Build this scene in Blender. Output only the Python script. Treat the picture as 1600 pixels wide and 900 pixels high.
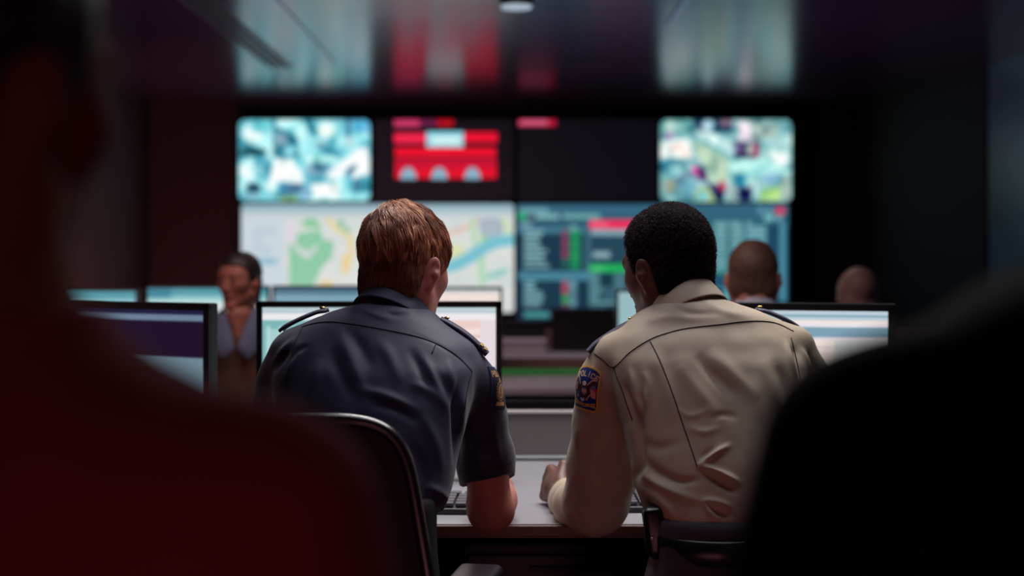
import bpy, bmesh, math, random
import numpy as np
from mathutils import Vector, Matrix
from mathutils.bvhtree import BVHTree

random.seed(7)
RNG = np.random.RandomState(11)
for o in list(bpy.data.objects):
    bpy.data.objects.remove(o)
SC = bpy.context.scene
C = SC.collection
PI = math.pi
R = math.radians

# ------------------------------------------------------------------ camera
F = 1600 * 50 / 36.0          # focal length in pixels of the 1600 x 900 frame
CAMZ = 1.29
cam = bpy.data.cameras.new('camera')
cam.lens = 50
cam.sensor_width = 36
cam.shift_y = -50 / 1600
cam.clip_start = 0.05
cam.dof.use_dof = True
cam.dof.focus_distance = 2.70
cam.dof.aperture_fstop = 2.1
camo = bpy.data.objects.new('camera', cam)
camo.location = (0, 0, CAMZ)
camo.rotation_euler = (PI / 2, 0, 0)
C.objects.link(camo)
SC.camera = camo
SC.view_settings.view_transform = 'Standard'
SC.view_settings.look = 'None'
SC.view_settings.gamma = 1
SC.view_settings.exposure = 0.0
SC.view_settings.use_curve_mapping = False

# ------------------------------------------------------------------ world and lights
w = bpy.data.worlds.new('world')
SC.world = w
w.use_nodes = True
w.node_tree.nodes['Background'].inputs[0].default_value = (0.20, 0.13, 0.22, 1)
w.node_tree.nodes['Background'].inputs[1].default_value = 0.012

def area(name, loc, size, power, color, target, sy=None, spread=180):
    l = bpy.data.lights.new(name, 'AREA')
    l.energy = power
    l.color = color
    l.shape = 'RECTANGLE'
    l.size = size
    l.size_y = sy or size
    l.spread = R(spread)
    o = bpy.data.objects.new(name, l)
    o.location = loc
    d = Vector(target) - Vector(loc)
    o.rotation_euler = d.to_track_quat('-Z', 'Y').to_euler()
    C.objects.link(o)
    return o

# cool panel in the ceiling above the two officers
area('panel_light_over_desk', (0.30, 3.45, 2.57), 1.4, 43, (1.0, 0.95, 0.92), (0.15, 2.95, 0.8), 0.5, 140)
area('navy_back_fill', (0.15, 2.70, 2.57), 1.2, 3.0, (0.86, 0.86, 1.0), (0.15, 2.75, 0.8), 0.4, 110)  # weak fill added so the back of the navy shirt shows
area('middle_row_fill', (-0.5, 4.9, 2.57), 1.6, 19, (1.0, 0.72, 0.68), (-0.5, 5.6, 0.9), 0.5, 140)  # pink fill added to brighten the woman between the monitors
area('back_row_fill', (0.2, 7.6, 2.57), 2.6, 12, (1.0, 0.80, 0.80), (0.2, 7.6, 0.0), 0.4, 130)  # fill added to brighten the desks of the back rows
# dim unseen red fills, added to tint people and the left wall
area('red_shoulder_fill', (0.15, -0.7, 1.25), 0.5, 0.42, (1.0, 0.36, 0.42), (-0.20, 0.8, 1.02), 0.5, 60)  # added fill that reddens the left foreground shirt
area('red_low_fill', (0.15, 1.35, 0.40), 0.9, 1.6, (1.0, 0.34, 0.36), (0.1, 2.8, 0.95), 0.4)  # unseen fill below the frame, reddens the officers' lower backs
area('red_wall_fill', (-2.3, 9.3, 0.25), 1.0, 17.0, (1.0, 0.42, 0.42), (-2.6, 12.0, 1.6), 0.3)  # fill hidden behind the desk rows, added to lighten the left wall
area('red_face_fill', (-2.3, 3.7, 1.3), 1.0, 8.0, (1.0, 0.42, 0.40), (-1.1, 5.6, 1.1), 1.0)  # added frontal fill for the woman's face
area('violet_ceiling_fill', (0.1, 7.30, 0.25), 3.2, 15.0, (0.92, 0.60, 1.0), (0.1, 8.3, 2.6), 0.25, 150)  # ambient fill hidden behind the middle row, added to lift the ceiling
area('violet_side_light', (2.6, 4.0, 2.2), 0.9, 0.8, (0.55, 0.42, 1.0), (0.5, 4.6, 0.9), 0.9)

# ------------------------------------------------------------------ helpers
def s2l(c):
    c = np.asarray(c, float) / 255.0
    return np.where(c <= 0.04045, c / 12.92, ((c + 0.055) / 1.055) ** 2.4)

def P(px, py, d):
    return np.array([(px - 800) * d / F, d, CAMZ - (py - 400) * d / F])

MATS = {}
def mat(name, rgb, rough=0.6, metal=0.0, spec=0.5, noise=None, bump=None, coat=0, sheen=0, sss=0):
    """principled material; rgb as sRGB 0-255; noise=(scale, amount) varies colour; bump=(scale, strength, distance)"""
    if name in MATS:
        return MATS[name]
    m = bpy.data.materials.new(name)
    m.use_nodes = True
    nt = m.node_tree
    b = nt.nodes['Principled BSDF']
    c = tuple(s2l(rgb)) + (1,)
    b.inputs['Base Color'].default_value = c
    b.inputs['Roughness'].default_value = rough
    b.inputs['Metallic'].default_value = metal
    b.inputs['Specular IOR Level'].default_value = spec
    if coat:
        b.inputs['Coat Weight'].default_value = coat
    if sheen:
        b.inputs['Sheen Weight'].default_value = sheen
    if sss:
        b.inputs['Subsurface Weight'].default_value = sss
        b.inputs['Subsurface Radius'].default_value = (0.012, 0.004, 0.002)
        b.inputs['Subsurface Scale'].default_value = 1.0
    tc = nt.nodes.new('ShaderNodeTexCoord')
    if noise:
        n = nt.nodes.new('ShaderNodeTexNoise')
        n.inputs['Scale'].default_value = noise[0]
        n.inputs['Detail'].default_value = 4
        nt.links.new(tc.outputs['Object'], n.inputs['Vector'])
        mx = nt.nodes.new('ShaderNodeMix')
        mx.data_type = 'RGBA'
        mx.inputs[6].default_value = tuple(np.array(c[:3]) * (1 - noise[1])) + (1,)
        mx.inputs[7].default_value = tuple(np.minimum(np.array(c[:3]) * (1 + noise[1]), 1)) + (1,)
        nt.links.new(n.outputs['Fac'], mx.inputs[0])
        nt.links.new(mx.outputs[2], b.inputs['Base Color'])
    if bump:
        n = nt.nodes.new('ShaderNodeTexNoise')
        n.inputs['Scale'].default_value = bump[0]
        n.inputs['Detail'].default_value = 3
        nt.links.new(tc.outputs['Object'], n.inputs['Vector'])
        bp = nt.nodes.new('ShaderNodeBump')
        bp.inputs['Strength'].default_value = bump[1]
        bp.inputs['Distance'].default_value = bump[2]
        nt.links.new(n.outputs['Fac'], bp.inputs['Height'])
        nt.links.new(bp.outputs['Normal'], b.inputs['Normal'])
    MATS[name] = m
    return m

def weave(name, rgb, rough=0.7, scale=900, sheen=0.3, spec=0.3, amount=0.12):
    """plain woven cloth"""
    if name in MATS:
        return MATS[name]
    m = mat(name, rgb, rough, spec=spec, sheen=sheen)
    nt = m.node_tree
    b = nt.nodes['Principled BSDF']
    tc = nt.nodes.new('ShaderNodeTexCoord')
    n = nt.nodes.new('ShaderNodeTexNoise')
    n.inputs['Scale'].default_value = 14
    n.inputs['Detail'].default_value = 8
    nt.links.new(tc.outputs['Object'], n.inputs['Vector'])
    c = s2l(rgb)
    mx = nt.nodes.new('ShaderNodeMix')
    mx.data_type = 'RGBA'
    mx.inputs[6].default_value = tuple(c * (1 - amount)) + (1,)
    mx.inputs[7].default_value = tuple(c * (1 + amount)) + (1,)
    nt.links.new(n.outputs['Fac'], mx.inputs[0])
    nt.links.new(mx.outputs[2], b.inputs['Base Color'])
    k = nt.nodes.new('ShaderNodeTexNoise')
    k.inputs['Scale'].default_value = scale
    k.inputs['Detail'].default_value = 1
    nt.links.new(tc.outputs['Object'], k.inputs['Vector'])
    bp = nt.nodes.new('ShaderNodeBump')
    bp.inputs['Strength'].default_value = 0.25
    bp.inputs['Distance'].default_value = 0.0006
    nt.links.new(k.outputs['Fac'], bp.inputs['Height'])
    nt.links.new(bp.outputs['Normal'], b.inputs['Normal'])
    return m

def emit(name, rgb, strength=1.0):
    if name in MATS:
        return MATS[name]
    m = bpy.data.materials.new(name)
    m.use_nodes = True
    nt = m.node_tree
    nt.nodes.clear()
    e = nt.nodes.new('ShaderNodeEmission')
    e.inputs[0].default_value = tuple(s2l(rgb)) + (1,)
    e.inputs[1].default_value = strength
    o = nt.nodes.new('ShaderNodeOutputMaterial')
    nt.links.new(e.outputs[0], o.inputs[0])
    MATS[name] = m
    return m

def screen_mat(name='lit_screen', strength=1.0):
    if name in MATS:
        return MATS[name]
    m = bpy.data.materials.new(name)
    m.use_nodes = True
    nt = m.node_tree
    b = nt.nodes['Principled BSDF']
    b.inputs['Base Color'].default_value = (0.005, 0.005, 0.006, 1)
    b.inputs['Roughness'].default_value = 0.35
    a = nt.nodes.new('ShaderNodeAttribute')
    a.attribute_name = 'Col'
    nt.links.new(a.outputs['Color'], b.inputs['Emission Color'])
    b.inputs['Emission Strength'].default_value = strength
    MATS[name] = m
    return m

def colour_mat(name, rough=0.7, spec=0.3):
    """surface whose own colour comes from its woven/printed/strand colours"""
    if name in MATS:
        return MATS[name]
    m = bpy.data.materials.new(name)
    m.use_nodes = True
    nt = m.node_tree
    b = nt.nodes['Principled BSDF']
    b.inputs['Roughness'].default_value = rough
    b.inputs['Specular IOR Level'].default_value = spec
    a = nt.nodes.new('ShaderNodeAttribute')
    a.attribute_name = 'Col'
    nt.links.new(a.outputs['Color'], b.inputs['Base Color'])
    MATS[name] = m
    return m

def empty(name, loc, label=None, cat=None, group=None, rz=0):
    o = bpy.data.objects.new(name, None)
    o.empty_display_size = 0.1
    o.location = tuple(loc)
    o.rotation_euler = (0, 0, rz)
    C.objects.link(o)
    tag(o, label, cat, group)
    return o

def tag(o, label=None, cat=None, group=None, kind=None):
    if label: o['label'] = label
    if cat: o['category'] = cat
    if group: o['group'] = group
    if kind: o['kind'] = kind
    return o

def mesh_np(verts, faces, smooth=True, cols=None):
    """faces: int array (n,4) or (n,3) or a list of lists"""
    me = bpy.data.meshes.new('m')
    verts = np.asarray(verts, np.float32)
    if isinstance(faces, np.ndarray):
        n, k = faces.shape
        me.vertices.add(len(verts))
        me.vertices.foreach_set('co', verts.ravel())
        me.loops.add(n * k)
        me.loops.foreach_set('vertex_index', faces.astype(np.int32).ravel())
        me.polygons.add(n)
        me.polygons.foreach_set('loop_start', np.arange(0, n * k, k, dtype=np.int32))
        me.polygons.foreach_set('loop_total', np.full(n, k, np.int32))
        me.update(calc_edges=True)
    else:
        me.from_pydata([tuple(map(float, v)) for v in verts], [], faces)
        me.update()
    me.polygons.foreach_set('use_smooth', np.full(len(me.polygons), smooth))
    if cols is not None:
        a = me.color_attributes.new('Col', 'FLOAT_COLOR', 'POINT')
        c = np.ones((len(verts), 4), np.float32)
        c[:, :3] = cols
        a.data.foreach_set('color', c.ravel())
    return me

def link(name, me, m, parent=None, loc=None, world=False):
    """world=True: vertices are world coordinates, moved into the parent's (unrotated) space"""
    me.name = name
    o = bpy.data.objects.new(name, me)
    if m is not None:
        me.materials.clear()
        me.materials.append(m)
    C.objects.link(o)
    if parent is not None:
        o.parent = parent
        if world:
            off = Vector((0, 0, 0))
            q = parent
            while q is not None:
                off += q.location
                q = q.parent
            me.transform(Matrix.Translation(-off))
    elif world:
        n = len(me.vertices)
        co = np.empty(n * 3, np.float32)
        me.vertices.foreach_get('co', co)
        co = co.reshape(-1, 3)
        c0 = (co.min(0) + co.max(0)) / 2
        c0[2] = co[:, 2].min()
        me.transform(Matrix.Translation(-Vector(c0.tolist())))
        o.location = c0.tolist()
    if loc is not None:
        o.location = tuple(loc)
    return o

def bm_box(bm, c, s, rot=None, bevel=0.0, seg=2):
    g = bmesh.ops.create_cube(bm, size=1)
    vs = g['verts']
    M = Matrix.Translation(Vector(c)) @ (rot.to_4x4() if rot is not None else Matrix.Identity(4)) @ Matrix.Diagonal((s[0], s[1], s[2], 1))
    bmesh.ops.transform(bm, matrix=M, verts=vs)
    if bevel > 0:
        es = list({e for v in vs for e in v.link_edges})
        bmesh.ops.bevel(bm, geom=es, offset=bevel, segments=seg, affect='EDGES', profile=0.5)
    return bm

def box_me(c, s, rot=None, bevel=0.0, seg=2, smooth=False):
    bm = bmesh.new()
    bm_box(bm, c, s, rot, bevel, seg)
    me = bpy.data.meshes.new('b')
    bm.to_mesh(me)
    bm.free()
    for p in me.polygons:
        p.use_smooth = smooth
    return me

def boxes_me(lst, bevel=0.0):
    bm = bmesh.new()
    for e in lst:
        bm_box(bm, e[0], e[1], e[2] if len(e) > 2 else None, bevel)
    me = bpy.data.meshes.new('b')
    bm.to_mesh(me)
    bm.free()
    return me

def tube_np(pts, rad, n=8, cap=True, sx=1.0, up=(0, 0, 1)):
    """tube along pts with radius (scalar or list)"""
    pts = np.asarray(pts, float)
    k = len(pts)
    rad = np.full(k, rad) if np.isscalar(rad) else np.asarray(rad, float)
    t = np.gradient(pts, axis=0)
    t /= np.linalg.norm(t, axis=1)[:, None] + 1e-12
    up = np.asarray(up, float)
    V = []
    for i in range(k):
        a = np.cross(t[i], up)
        if np.linalg.norm(a) < 1e-3:
            a = np.cross(t[i], (1, 0, 0))
        a /= np.linalg.norm(a)
        b = np.cross(a, t[i])
        th = np.arange(n) / n * 2 * PI
        V.append(pts[i] + rad[i] * (np.cos(th)[:, None] * a * sx + np.sin(th)[:, None] * b))
    V = np.concatenate(V)
    Fc = []
    for i in range(k - 1):
        for j in range(n):
            Fc.append([i * n + j, i * n + (j + 1) % n, (i + 1) * n + (j + 1) % n, (i + 1) * n + j])
    if cap:
        Fc.append(list(range(n))[::-1])
        Fc.append([(k - 1) * n + j for j in range(n)])
    return V, Fc

def tube_me(pts, rad, n=8, **kw):
    V, Fc = tube_np(pts, rad, n, **kw)
    return mesh_np(V, Fc)

def cat_parts(parts):
    V, Fc, o = [], [], 0
    for v, f in parts:
        V.append(np.asarray(v))
        Fc += [[i + o for i in q] for q in (f.tolist() if isinstance(f, np.ndarray) else f)]
        o += len(v)
    return np.concatenate(V), Fc

def spline(pts, n=40):
    """Catmull-Rom through control points"""
    p = np.asarray(pts, float)
    p = np.vstack([2 * p[0] - p[1], p, 2 * p[-1] - p[-2]])
    out = []
    m = len(p) - 3
    for u in np.linspace(0, m - 1e-6, n):
        i = int(u)
        t = u - i
        a, b, c, d = p[i], p[i + 1], p[i + 2], p[i + 3]
        out.append(0.5 * (2 * b + (c - a) * t + (2 * a - 5 * b + 4 * c - d) * t * t + (3 * b - a - 3 * c + d) * t ** 3))
    return np.array(out)

# ------------------------------------------------------------------ implicit surfaces
def smin(a, b, k):
    if k <= 0:
        return np.minimum(a, b)
    h = np.maximum(k - np.abs(a - b), 0) / k
    return np.minimum(a, b) - h * h * k * 0.25

class Field:
    def __init__(s, lo, hi, h):
        s.lo = np.asarray(lo, float)
        s.h = h
        s.n = np.ceil((np.asarray(hi, float) - s.lo) / h).astype(int) + 1
        s.v = np.full(tuple(s.n), 1.0, np.float32)
        s.ax = [(s.lo[i] + np.arange(s.n[i]) * h).astype(np.float32) for i in range(3)]
    def sub(s, lo, hi):
        a = np.clip(np.floor((np.asarray(lo) - s.lo) / s.h).astype(int), 0, s.n)
        b = np.clip(np.ceil((np.asarray(hi) - s.lo) / s.h).astype(int) + 1, 0, s.n)
        sl = tuple(slice(a[i], b[i]) for i in range(3))
        if any(b[i] <= a[i] for i in range(3)):
            return None, None, None, None
        X = s.ax[0][sl[0]][:, None, None]
        Y = s.ax[1][sl[1]][None, :, None]
        Z = s.ax[2][sl[2]][None, None, :]
        return sl, X, Y, Z
    def put(s, sl, d, k, neg):
        if neg:
            s.v[sl] = -smin(-s.v[sl], d, k)
        else:
            s.v[sl] = smin(s.v[sl], d, k)
    def cap(s, a, b, ra, rb=None, k=0.02, neg=False, flat=None):
        """tapered capsule; flat=(direction, factor): squash the distance along a direction"""
        a = np.asarray(a, float); b = np.asarray(b, float)
        rb = ra if rb is None else rb
        m = max(ra, rb) * 1.3 + k + 3 * s.h
        sl, X, Y, Z = s.sub(np.minimum(a, b) - m, np.maximum(a, b) + m)
        if sl is None: return s
        ba = b - a
        L2 = float(ba @ ba) + 1e-12
        px, py, pz = X - a[0], Y - a[1], Z - a[2]
        t = np.clip((px * ba[0] + py * ba[1] + pz * ba[2]) / L2, 0, 1)
        dx, dy, dz = px - t * ba[0], py - t * ba[1], pz - t * ba[2]
        if flat is not None:
            n = np.asarray(flat[0], float); n = n / np.linalg.norm(n)
            q = (dx * n[0] + dy * n[1] + dz * n[2]) * (flat[1] - 1)
            dx, dy, dz = dx + q * n[0], dy + q * n[1], dz + q * n[2]
        d = np.sqrt(dx * dx + dy * dy + dz * dz) - (ra + (rb - ra) * t)
        s.put(sl, d, k, neg)
        return s
    def ell(s, c, r, Rm=None, k=0.02, neg=False):
        c = np.asarray(c, float); r = np.asarray(r, float)
        m = r.max() + k + 3 * s.h
        sl, X, Y, Z = s.sub(c - m, c + m)
        if sl is None: return s
        x, y, z = X - c[0], Y - c[1], Z - c[2]
        if Rm is not None:
            Q = np.asarray(Rm).T
            x, y, z = (Q[0, 0] * x + Q[0, 1] * y + Q[0, 2] * z, Q[1, 0] * x + Q[1, 1] * y + Q[1, 2] * z,
                       Q[2, 0] * x + Q[2, 1] * y + Q[2, 2] * z)
        k0 = np.sqrt((x / r[0]) ** 2 + (y / r[1]) ** 2 + (z / r[2]) ** 2)
        k1 = np.sqrt((x / r[0] ** 2) ** 2 + (y / r[1] ** 2) ** 2 + (z / r[2] ** 2) ** 2) + 1e-9
        d = np.where(k0 < 1e-4, -r.min(), k0 * (k0 - 1) / k1)
        s.put(sl, d, k, neg)
        return s
    def stack(s, rows, n=2.3, k=0.02, off=0.0):
        """horizontal slices: rows of (z, x0, x1, y0, y1)"""
        rows = np.array(sorted(rows), float)
        zq = rows[:, 0]
        zz = s.ax[2]
        cols = []
        for j in range(1, 5):
            v = np.interp(zz, zq, rows[:, j])
            ker = max(1, int(0.012 / s.h))
            if ker > 1:
                kk = np.ones(ker * 2 + 1) / (ker * 2 + 1)
                v = np.convolve(np.pad(v, ker, mode='edge'), kk, 'valid')
            cols.append(v)
        x0, x1, y0, y1 = cols
        cx, rx = (x0 + x1) / 2, np.maximum((x1 - x0) / 2, 1e-3)
        cy, ry = (y0 + y1) / 2, np.maximum((y1 - y0) / 2, 1e-3)
        X = s.ax[0][:, None, None]; Y = s.ax[1][None, :, None]
        q = (np.abs((X - cx) / rx) ** n + np.abs((Y - cy) / ry) ** n) ** (1 / n)
        d = (q - 1) * np.minimum(rx, ry)
        zc = np.maximum(zq[0] - zz, zz - zq[-1])[None, None, :]
        d = np.where((d > 0) & (zc > 0), np.sqrt(d * d + zc * zc), np.maximum(d, zc)) + off
        s.v = smin(s.v, d.astype(np.float32), k)
        return s
    def plane(s, p, n, k=0.0):
        """keep the side the normal points away from"""
        n = np.asarray(n, float); n = n / np.linalg.norm(n)
        X = s.ax[0][:, None, None]; Y = s.ax[1][None, :, None]; Z = s.ax[2][None, None, :]
        d = (X - p[0]) * n[0] + (Y - p[1]) * n[1] + (Z - p[2]) * n[2]
        s.v = -smin(-s.v, -d, k)
        return s
    def mesh(s):
        v = s.v
        # close at the borders
        v[0], v[-1] = 1, 1
        v[:, 0], v[:, -1] = 1, 1
        v[:, :, 0], v[:, :, -1] = 1, 1
        ins = v < 0
        c = [ins[i:ins.shape[0] - 1 + i, j:ins.shape[1] - 1 + j, l:ins.shape[2] - 1 + l] for i in (0, 1) for j in (0, 1) for l in (0, 1)]
        s8 = sum(a.astype(np.int8) for a in c)
        idx = np.argwhere((s8 > 0) & (s8 < 8))
        if len(idx) == 0:
            return np.zeros((0, 3)), np.zeros((0, 4), int)
        cid = np.full(s8.shape, -1, np.int32)
        cid[idx[:, 0], idx[:, 1], idx[:, 2]] = np.arange(len(idx))
        cor = np.array([[i, j, l] for i in (0, 1) for j in (0, 1) for l in (0, 1)])
        val = np.stack([v[idx[:, 0] + q[0], idx[:, 1] + q[1], idx[:, 2] + q[2]] for q in cor], 1).astype(float)
        acc = np.zeros((len(idx), 3)); cnt = np.zeros(len(idx))
        for a in range(8):
            for b in range(a + 1, 8):
                if np.abs(cor[a] - cor[b]).sum() != 1: continue
                va, vb = val[:, a], val[:, b]
                m = (va < 0) != (vb < 0)
                t = np.where(m, va / np.where(m, va - vb, 1), 0)
                acc += np.where(m[:, None], cor[a] + t[:, None] * (cor[b] - cor[a]), 0)
                cnt += m
        V = s.lo + (idx + acc / cnt[:, None]) * s.h
        Q = []
        for ax in range(3):
            a1, a2 = (ax + 1) % 3, (ax + 2) % 3
            sh = [slice(None)] * 3; sh2 = [slice(None)] * 3
            sh[ax] = slice(0, -1); sh2[ax] = slice(1, None)
            A, B = ins[tuple(sh)], ins[tuple(sh2)]
            e = np.argwhere(A != B)
            e = e[(e[:, a1] > 0) & (e[:, a2] > 0)]
            def g(d1, d2):
                q = e.copy(); q[:, a1] -= d1; q[:, a2] -= d2
                return cid[q[:, 0], q[:, 1], q[:, 2]]
            quad = np.stack([g(0, 0), g(1, 0), g(1, 1), g(0, 1)], 1)
            flip = ~A[e[:, 0], e[:, 1], e[:, 2]]
            quad[flip] = quad[flip][:, ::-1]
            Q.append(quad)
        Q = np.concatenate(Q)
        Q = Q[(Q >= 0).all(1)]
        return V, Q

def vnormals(V, Q):
    n = np.zeros_like(V)
    fn = np.cross(V[Q[:, 2]] - V[Q[:, 0]], V[Q[:, 3 if Q.shape[1] == 4 else 1]] - V[Q[:, 1]]) if Q.shape[1] == 4 else np.cross(V[Q[:, 1]] - V[Q[:, 0]], V[Q[:, 2]] - V[Q[:, 0]])
    for j in range(Q.shape[1]):
        for a in range(3):
            n[:, a] += np.bincount(Q[:, j], fn[:, a], len(V))
    return n / (np.linalg.norm(n, axis=1)[:, None] + 1e-12)

def relax(V, Q, it=3, lam=0.5):
    E = np.concatenate([Q[:, [j, (j + 1) % Q.shape[1]]] for j in range(Q.shape[1])])
    E = np.concatenate([E, E[:, ::-1]])
    cnt = np.bincount(E[:, 0], minlength=len(V))[:, None] + 1e-9
    for _ in range(it):
        s = np.stack([np.bincount(E[:, 0], V[E[:, 1], a], len(V)) for a in range(3)], 1)
        V = V + lam * (s / cnt - V)
    return V

def noise3(Pn, scale, seed=0):
    """smooth value noise, -1..1"""
    q = Pn * scale + seed * 17.31
    i = np.floor(q).astype(np.int64)
    f = q - i
    f = f * f * (3 - 2 * f)
    def hsh(a):
        h = (a[:, 0] * 73856093) ^ (a[:, 1] * 19349663) ^ (a[:, 2] * 83492791)
        h = (h ^ (h >> 13)) * 1274126177
        return ((h ^ (h >> 16)) & 0xffff) / 32767.5 - 1
    r = 0
    for a in (0, 1):
        for b in (0, 1):
            for c in (0, 1):
                wgt = (f[:, 0] if a else 1 - f[:, 0]) * (f[:, 1] if b else 1 - f[:, 1]) * (f[:, 2] if c else 1 - f[:, 2])
                r = r + wgt * hsh(i + np.array([a, b, c]))
    return r

def to_px(V):
    return np.stack([800 + F * V[:, 0] / V[:, 1], 400 - F * (V[:, 2] - CAMZ) / V[:, 1]], 1)

def seg_dist(p, poly):
    poly = np.asarray(poly, float)
    best = np.full(len(p), 1e9); tt = np.zeros(len(p))
    n = len(poly) - 1
    for i in range(n):
        a, b = poly[i], poly[i + 1]
        ab = b - a
        t = np.clip(((p - a) @ ab) / (ab @ ab + 1e-9), 0, 1)
        d = np.linalg.norm(p - a - t[:, None] * ab, axis=1)
        m = d < best
        best[m] = d[m]; tt[m] = (i + t[m]) / n
    return best, tt

def fold(V, Q, folds, scale=1.0):
    """cloth folds: (polyline on the back of the garment, height in mm, width) raise or sink the cloth along its normal"""
    N = vnormals(V, Q)
    px = to_px(V)
    face = np.clip(-N[:, 1] * 2.0 + 0.3, 0, 1)
    disp = np.zeros(len(V))
    for poly, amp, wd in folds:
        poly = spline(poly, 14) if len(poly) > 2 else np.asarray(poly, float)
        lo, hi = poly.min(0) - 3.2 * wd, poly.max(0) + 3.2 * wd
        m = np.where((px > lo).all(1) & (px < hi).all(1))[0]
        if len(m) == 0: continue
        d, t = seg_dist(px[m], poly)
        taper = np.sin(np.pi * np.clip(t * 0.94 + 0.03, 0, 1)) ** 0.8
        disp[m] += amp * 0.001 * np.exp(-(d / wd) ** 2) * taper
    return V + N * (disp * face * scale)[:, None]

# ------------------------------------------------------------------ painting of screens and badges
class Canvas:
    def __init__(s, W, H, bg=(0, 0, 0)):
        s.W, s.H = W, H
        s.a = np.empty((H, W, 3)); s.a[:] = np.array(bg) / 255.0
        s.X, s.Y = np.meshgrid((np.arange(W) + 0.5) / W, (np.arange(H) + 0.5) / H)   # 0..1, y down
    def put(s, m, col, al=1.0):
        m = (np.clip(m, 0, 1) * al)[..., None] if m.dtype != bool else (m * al)[..., None]
        s.a = s.a * (1 - m) + m * np.array(col) / 255.0
        return s
    def rect(s, x0, y0, x1, y1, col, al=1.0):
        return s.put((s.X >= x0) & (s.X < x1) & (s.Y >= y0) & (s.Y < y1), col, al)
    def ell(s, cx, cy, rx, ry, col, al=1.0, rot=0):
        x, y = (s.X - cx), (s.Y - cy)
        c, q = math.cos(rot), math.sin(rot)
        x, y = x * c + y * q, -x * q + y * c
        return s.put(((x / rx) ** 2 + (y / ry) ** 2) < 1, col, al)
    def poly(s, pts, col, al=1.0):
        ins = np.zeros(s.X.shape, bool)
        n = len(pts)
        for i in range(n):
            (x0, y0), (x1, y1) = pts[i], pts[(i + 1) % n]
            c = (y0 > s.Y) != (y1 > s.Y)
            xx = (x1 - x0) * (s.Y - y0) / ((y1 - y0) if y1 != y0 else 1e-9) + x0
            ins ^= c & (s.X < xx)
        return s.put(ins, col, al)
    def line(s, pts, wd, col, al=1.0, asp=None):
        asp = asp if asp else s.W / s.H
        p = np.stack([s.X.ravel() * asp, s.Y.ravel()], 1)
        q = np.asarray(pts, float) * np.array([asp, 1])
        d, _ = seg_dist(p, q)
        return s.put((d < wd).reshape(s.X.shape), col, al)
    def blur(s, n=1):
        for _ in range(n):
            a = np.pad(s.a, ((1, 1), (1, 1), (0, 0)), mode='edge')
            s.a = (a[:-2, 1:-1] + a[2:, 1:-1] + a[1:-1, :-2] + a[1:-1, 2:] + 2 * a[1:-1, 1:-1]) / 6
        return s
    def noise(s, sx, sy, cols, seed=0, al=1.0):
        q = np.stack([s.X.ravel() * sx, s.Y.ravel() * sy, np.zeros(s.X.size)], 1)
        v = (noise3(q, 1, seed) + 0.5 * noise3(q, 2.1, seed + 3) + 1.2) / 2.4
        v = np.clip(v, 0, 1).reshape(s.X.shape)
        cols = np.array(cols) / 255.0
        t = v * (len(cols) - 1)
        i = np.clip(t.astype(int), 0, len(cols) - 2)
        f = (t - i)[..., None]
        s.a = s.a * (1 - al) + al * (cols[i] * (1 - f) + cols[i + 1] * f)
        return s
    def lines_of_text(s, x0, y0, x1, y1, n, col, seed=0, fill=0.55, minw=0.3):
        r = random.Random(seed)
        h = (y1 - y0) / n
        for i in range(n):
            s.rect(x0, y0 + i * h, x0 + (x1 - x0) * r.uniform(minw, 1), y0 + (i + fill) * h, col)
        return s
    def lin(s):
        return s2l(s.a * 255)

GLY = {'P': [[(0, 1), (0, 0), (.8, 0), (.9, .15), (.9, .38), (.8, .52), (0, .52)]],
       'O': [[(.25, 0), (.75, 0), (1, .25), (1, .75), (.75, 1), (.25, 1), (0, .75), (0, .25), (.25, 0)]],
       'L': [[(0, 0), (0, 1), (.85, 1)]], 'I': [[(.5, 0), (.5, 1)]],
       'C': [[(.95, .2), (.75, 0), (.25, 0), (0, .25), (0, .75), (.25, 1), (.75, 1), (.95, .8)]],
       'E': [[(.85, 0), (0, 0), (0, 1), (.85, 1)], [(0, .5), (.7, .5)]],
       'S': [[(.9, .12), (.7, 0), (.2, 0), (0, .2), (.15, .45), (.85, .55), (1, .8), (.8, 1), (.2, 1), (0, .88)]],
       'U': [[(0, 0), (0, .75), (.25, 1), (.75, 1), (1, .75), (1, 0)]], 'R': [[(0, 1), (0, 0), (.8, 0), (.9, .25), (.8, .5), (0, .5)], [(.5, .5), (.95, 1)]],
       'T': [[(0, 0), (1, 0)], [(.5, 0), (.5, 1)]], 'Y': [[(0, 0), (.5, .5), (1, 0)], [(.5, .5), (.5, 1)]]}

def arc_text(cv, txt, cx, cy, rad, a0, a1, hgt, wd, col, thick, down=False):
    """letters of stroke font along an arc; coordinates in height units, x scaled by the canvas aspect"""
    asp = cv.W / cv.H
    n = len(txt)
    for i, ch in enumerate(txt):
        a = a0 + (a1 - a0) * (i + 0.5) / n
        for st in GLY[ch]:
            pts = []
            for (u, v) in st:
                uu = (u - 0.5) * wd
                rr = rad + (0.5 - v) * hgt
                if down: rr = rad - (0.5 - v) * hgt
                px = cx * asp + rr * math.sin(a) + uu * math.cos(a)
                py = (cy + rr * math.cos(a) - uu * math.sin(a)) if down else (cy - rr * math.cos(a) + uu * math.sin(a))
                pts.append((px / asp, py))
            cv.line(pts, thick, col)

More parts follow.
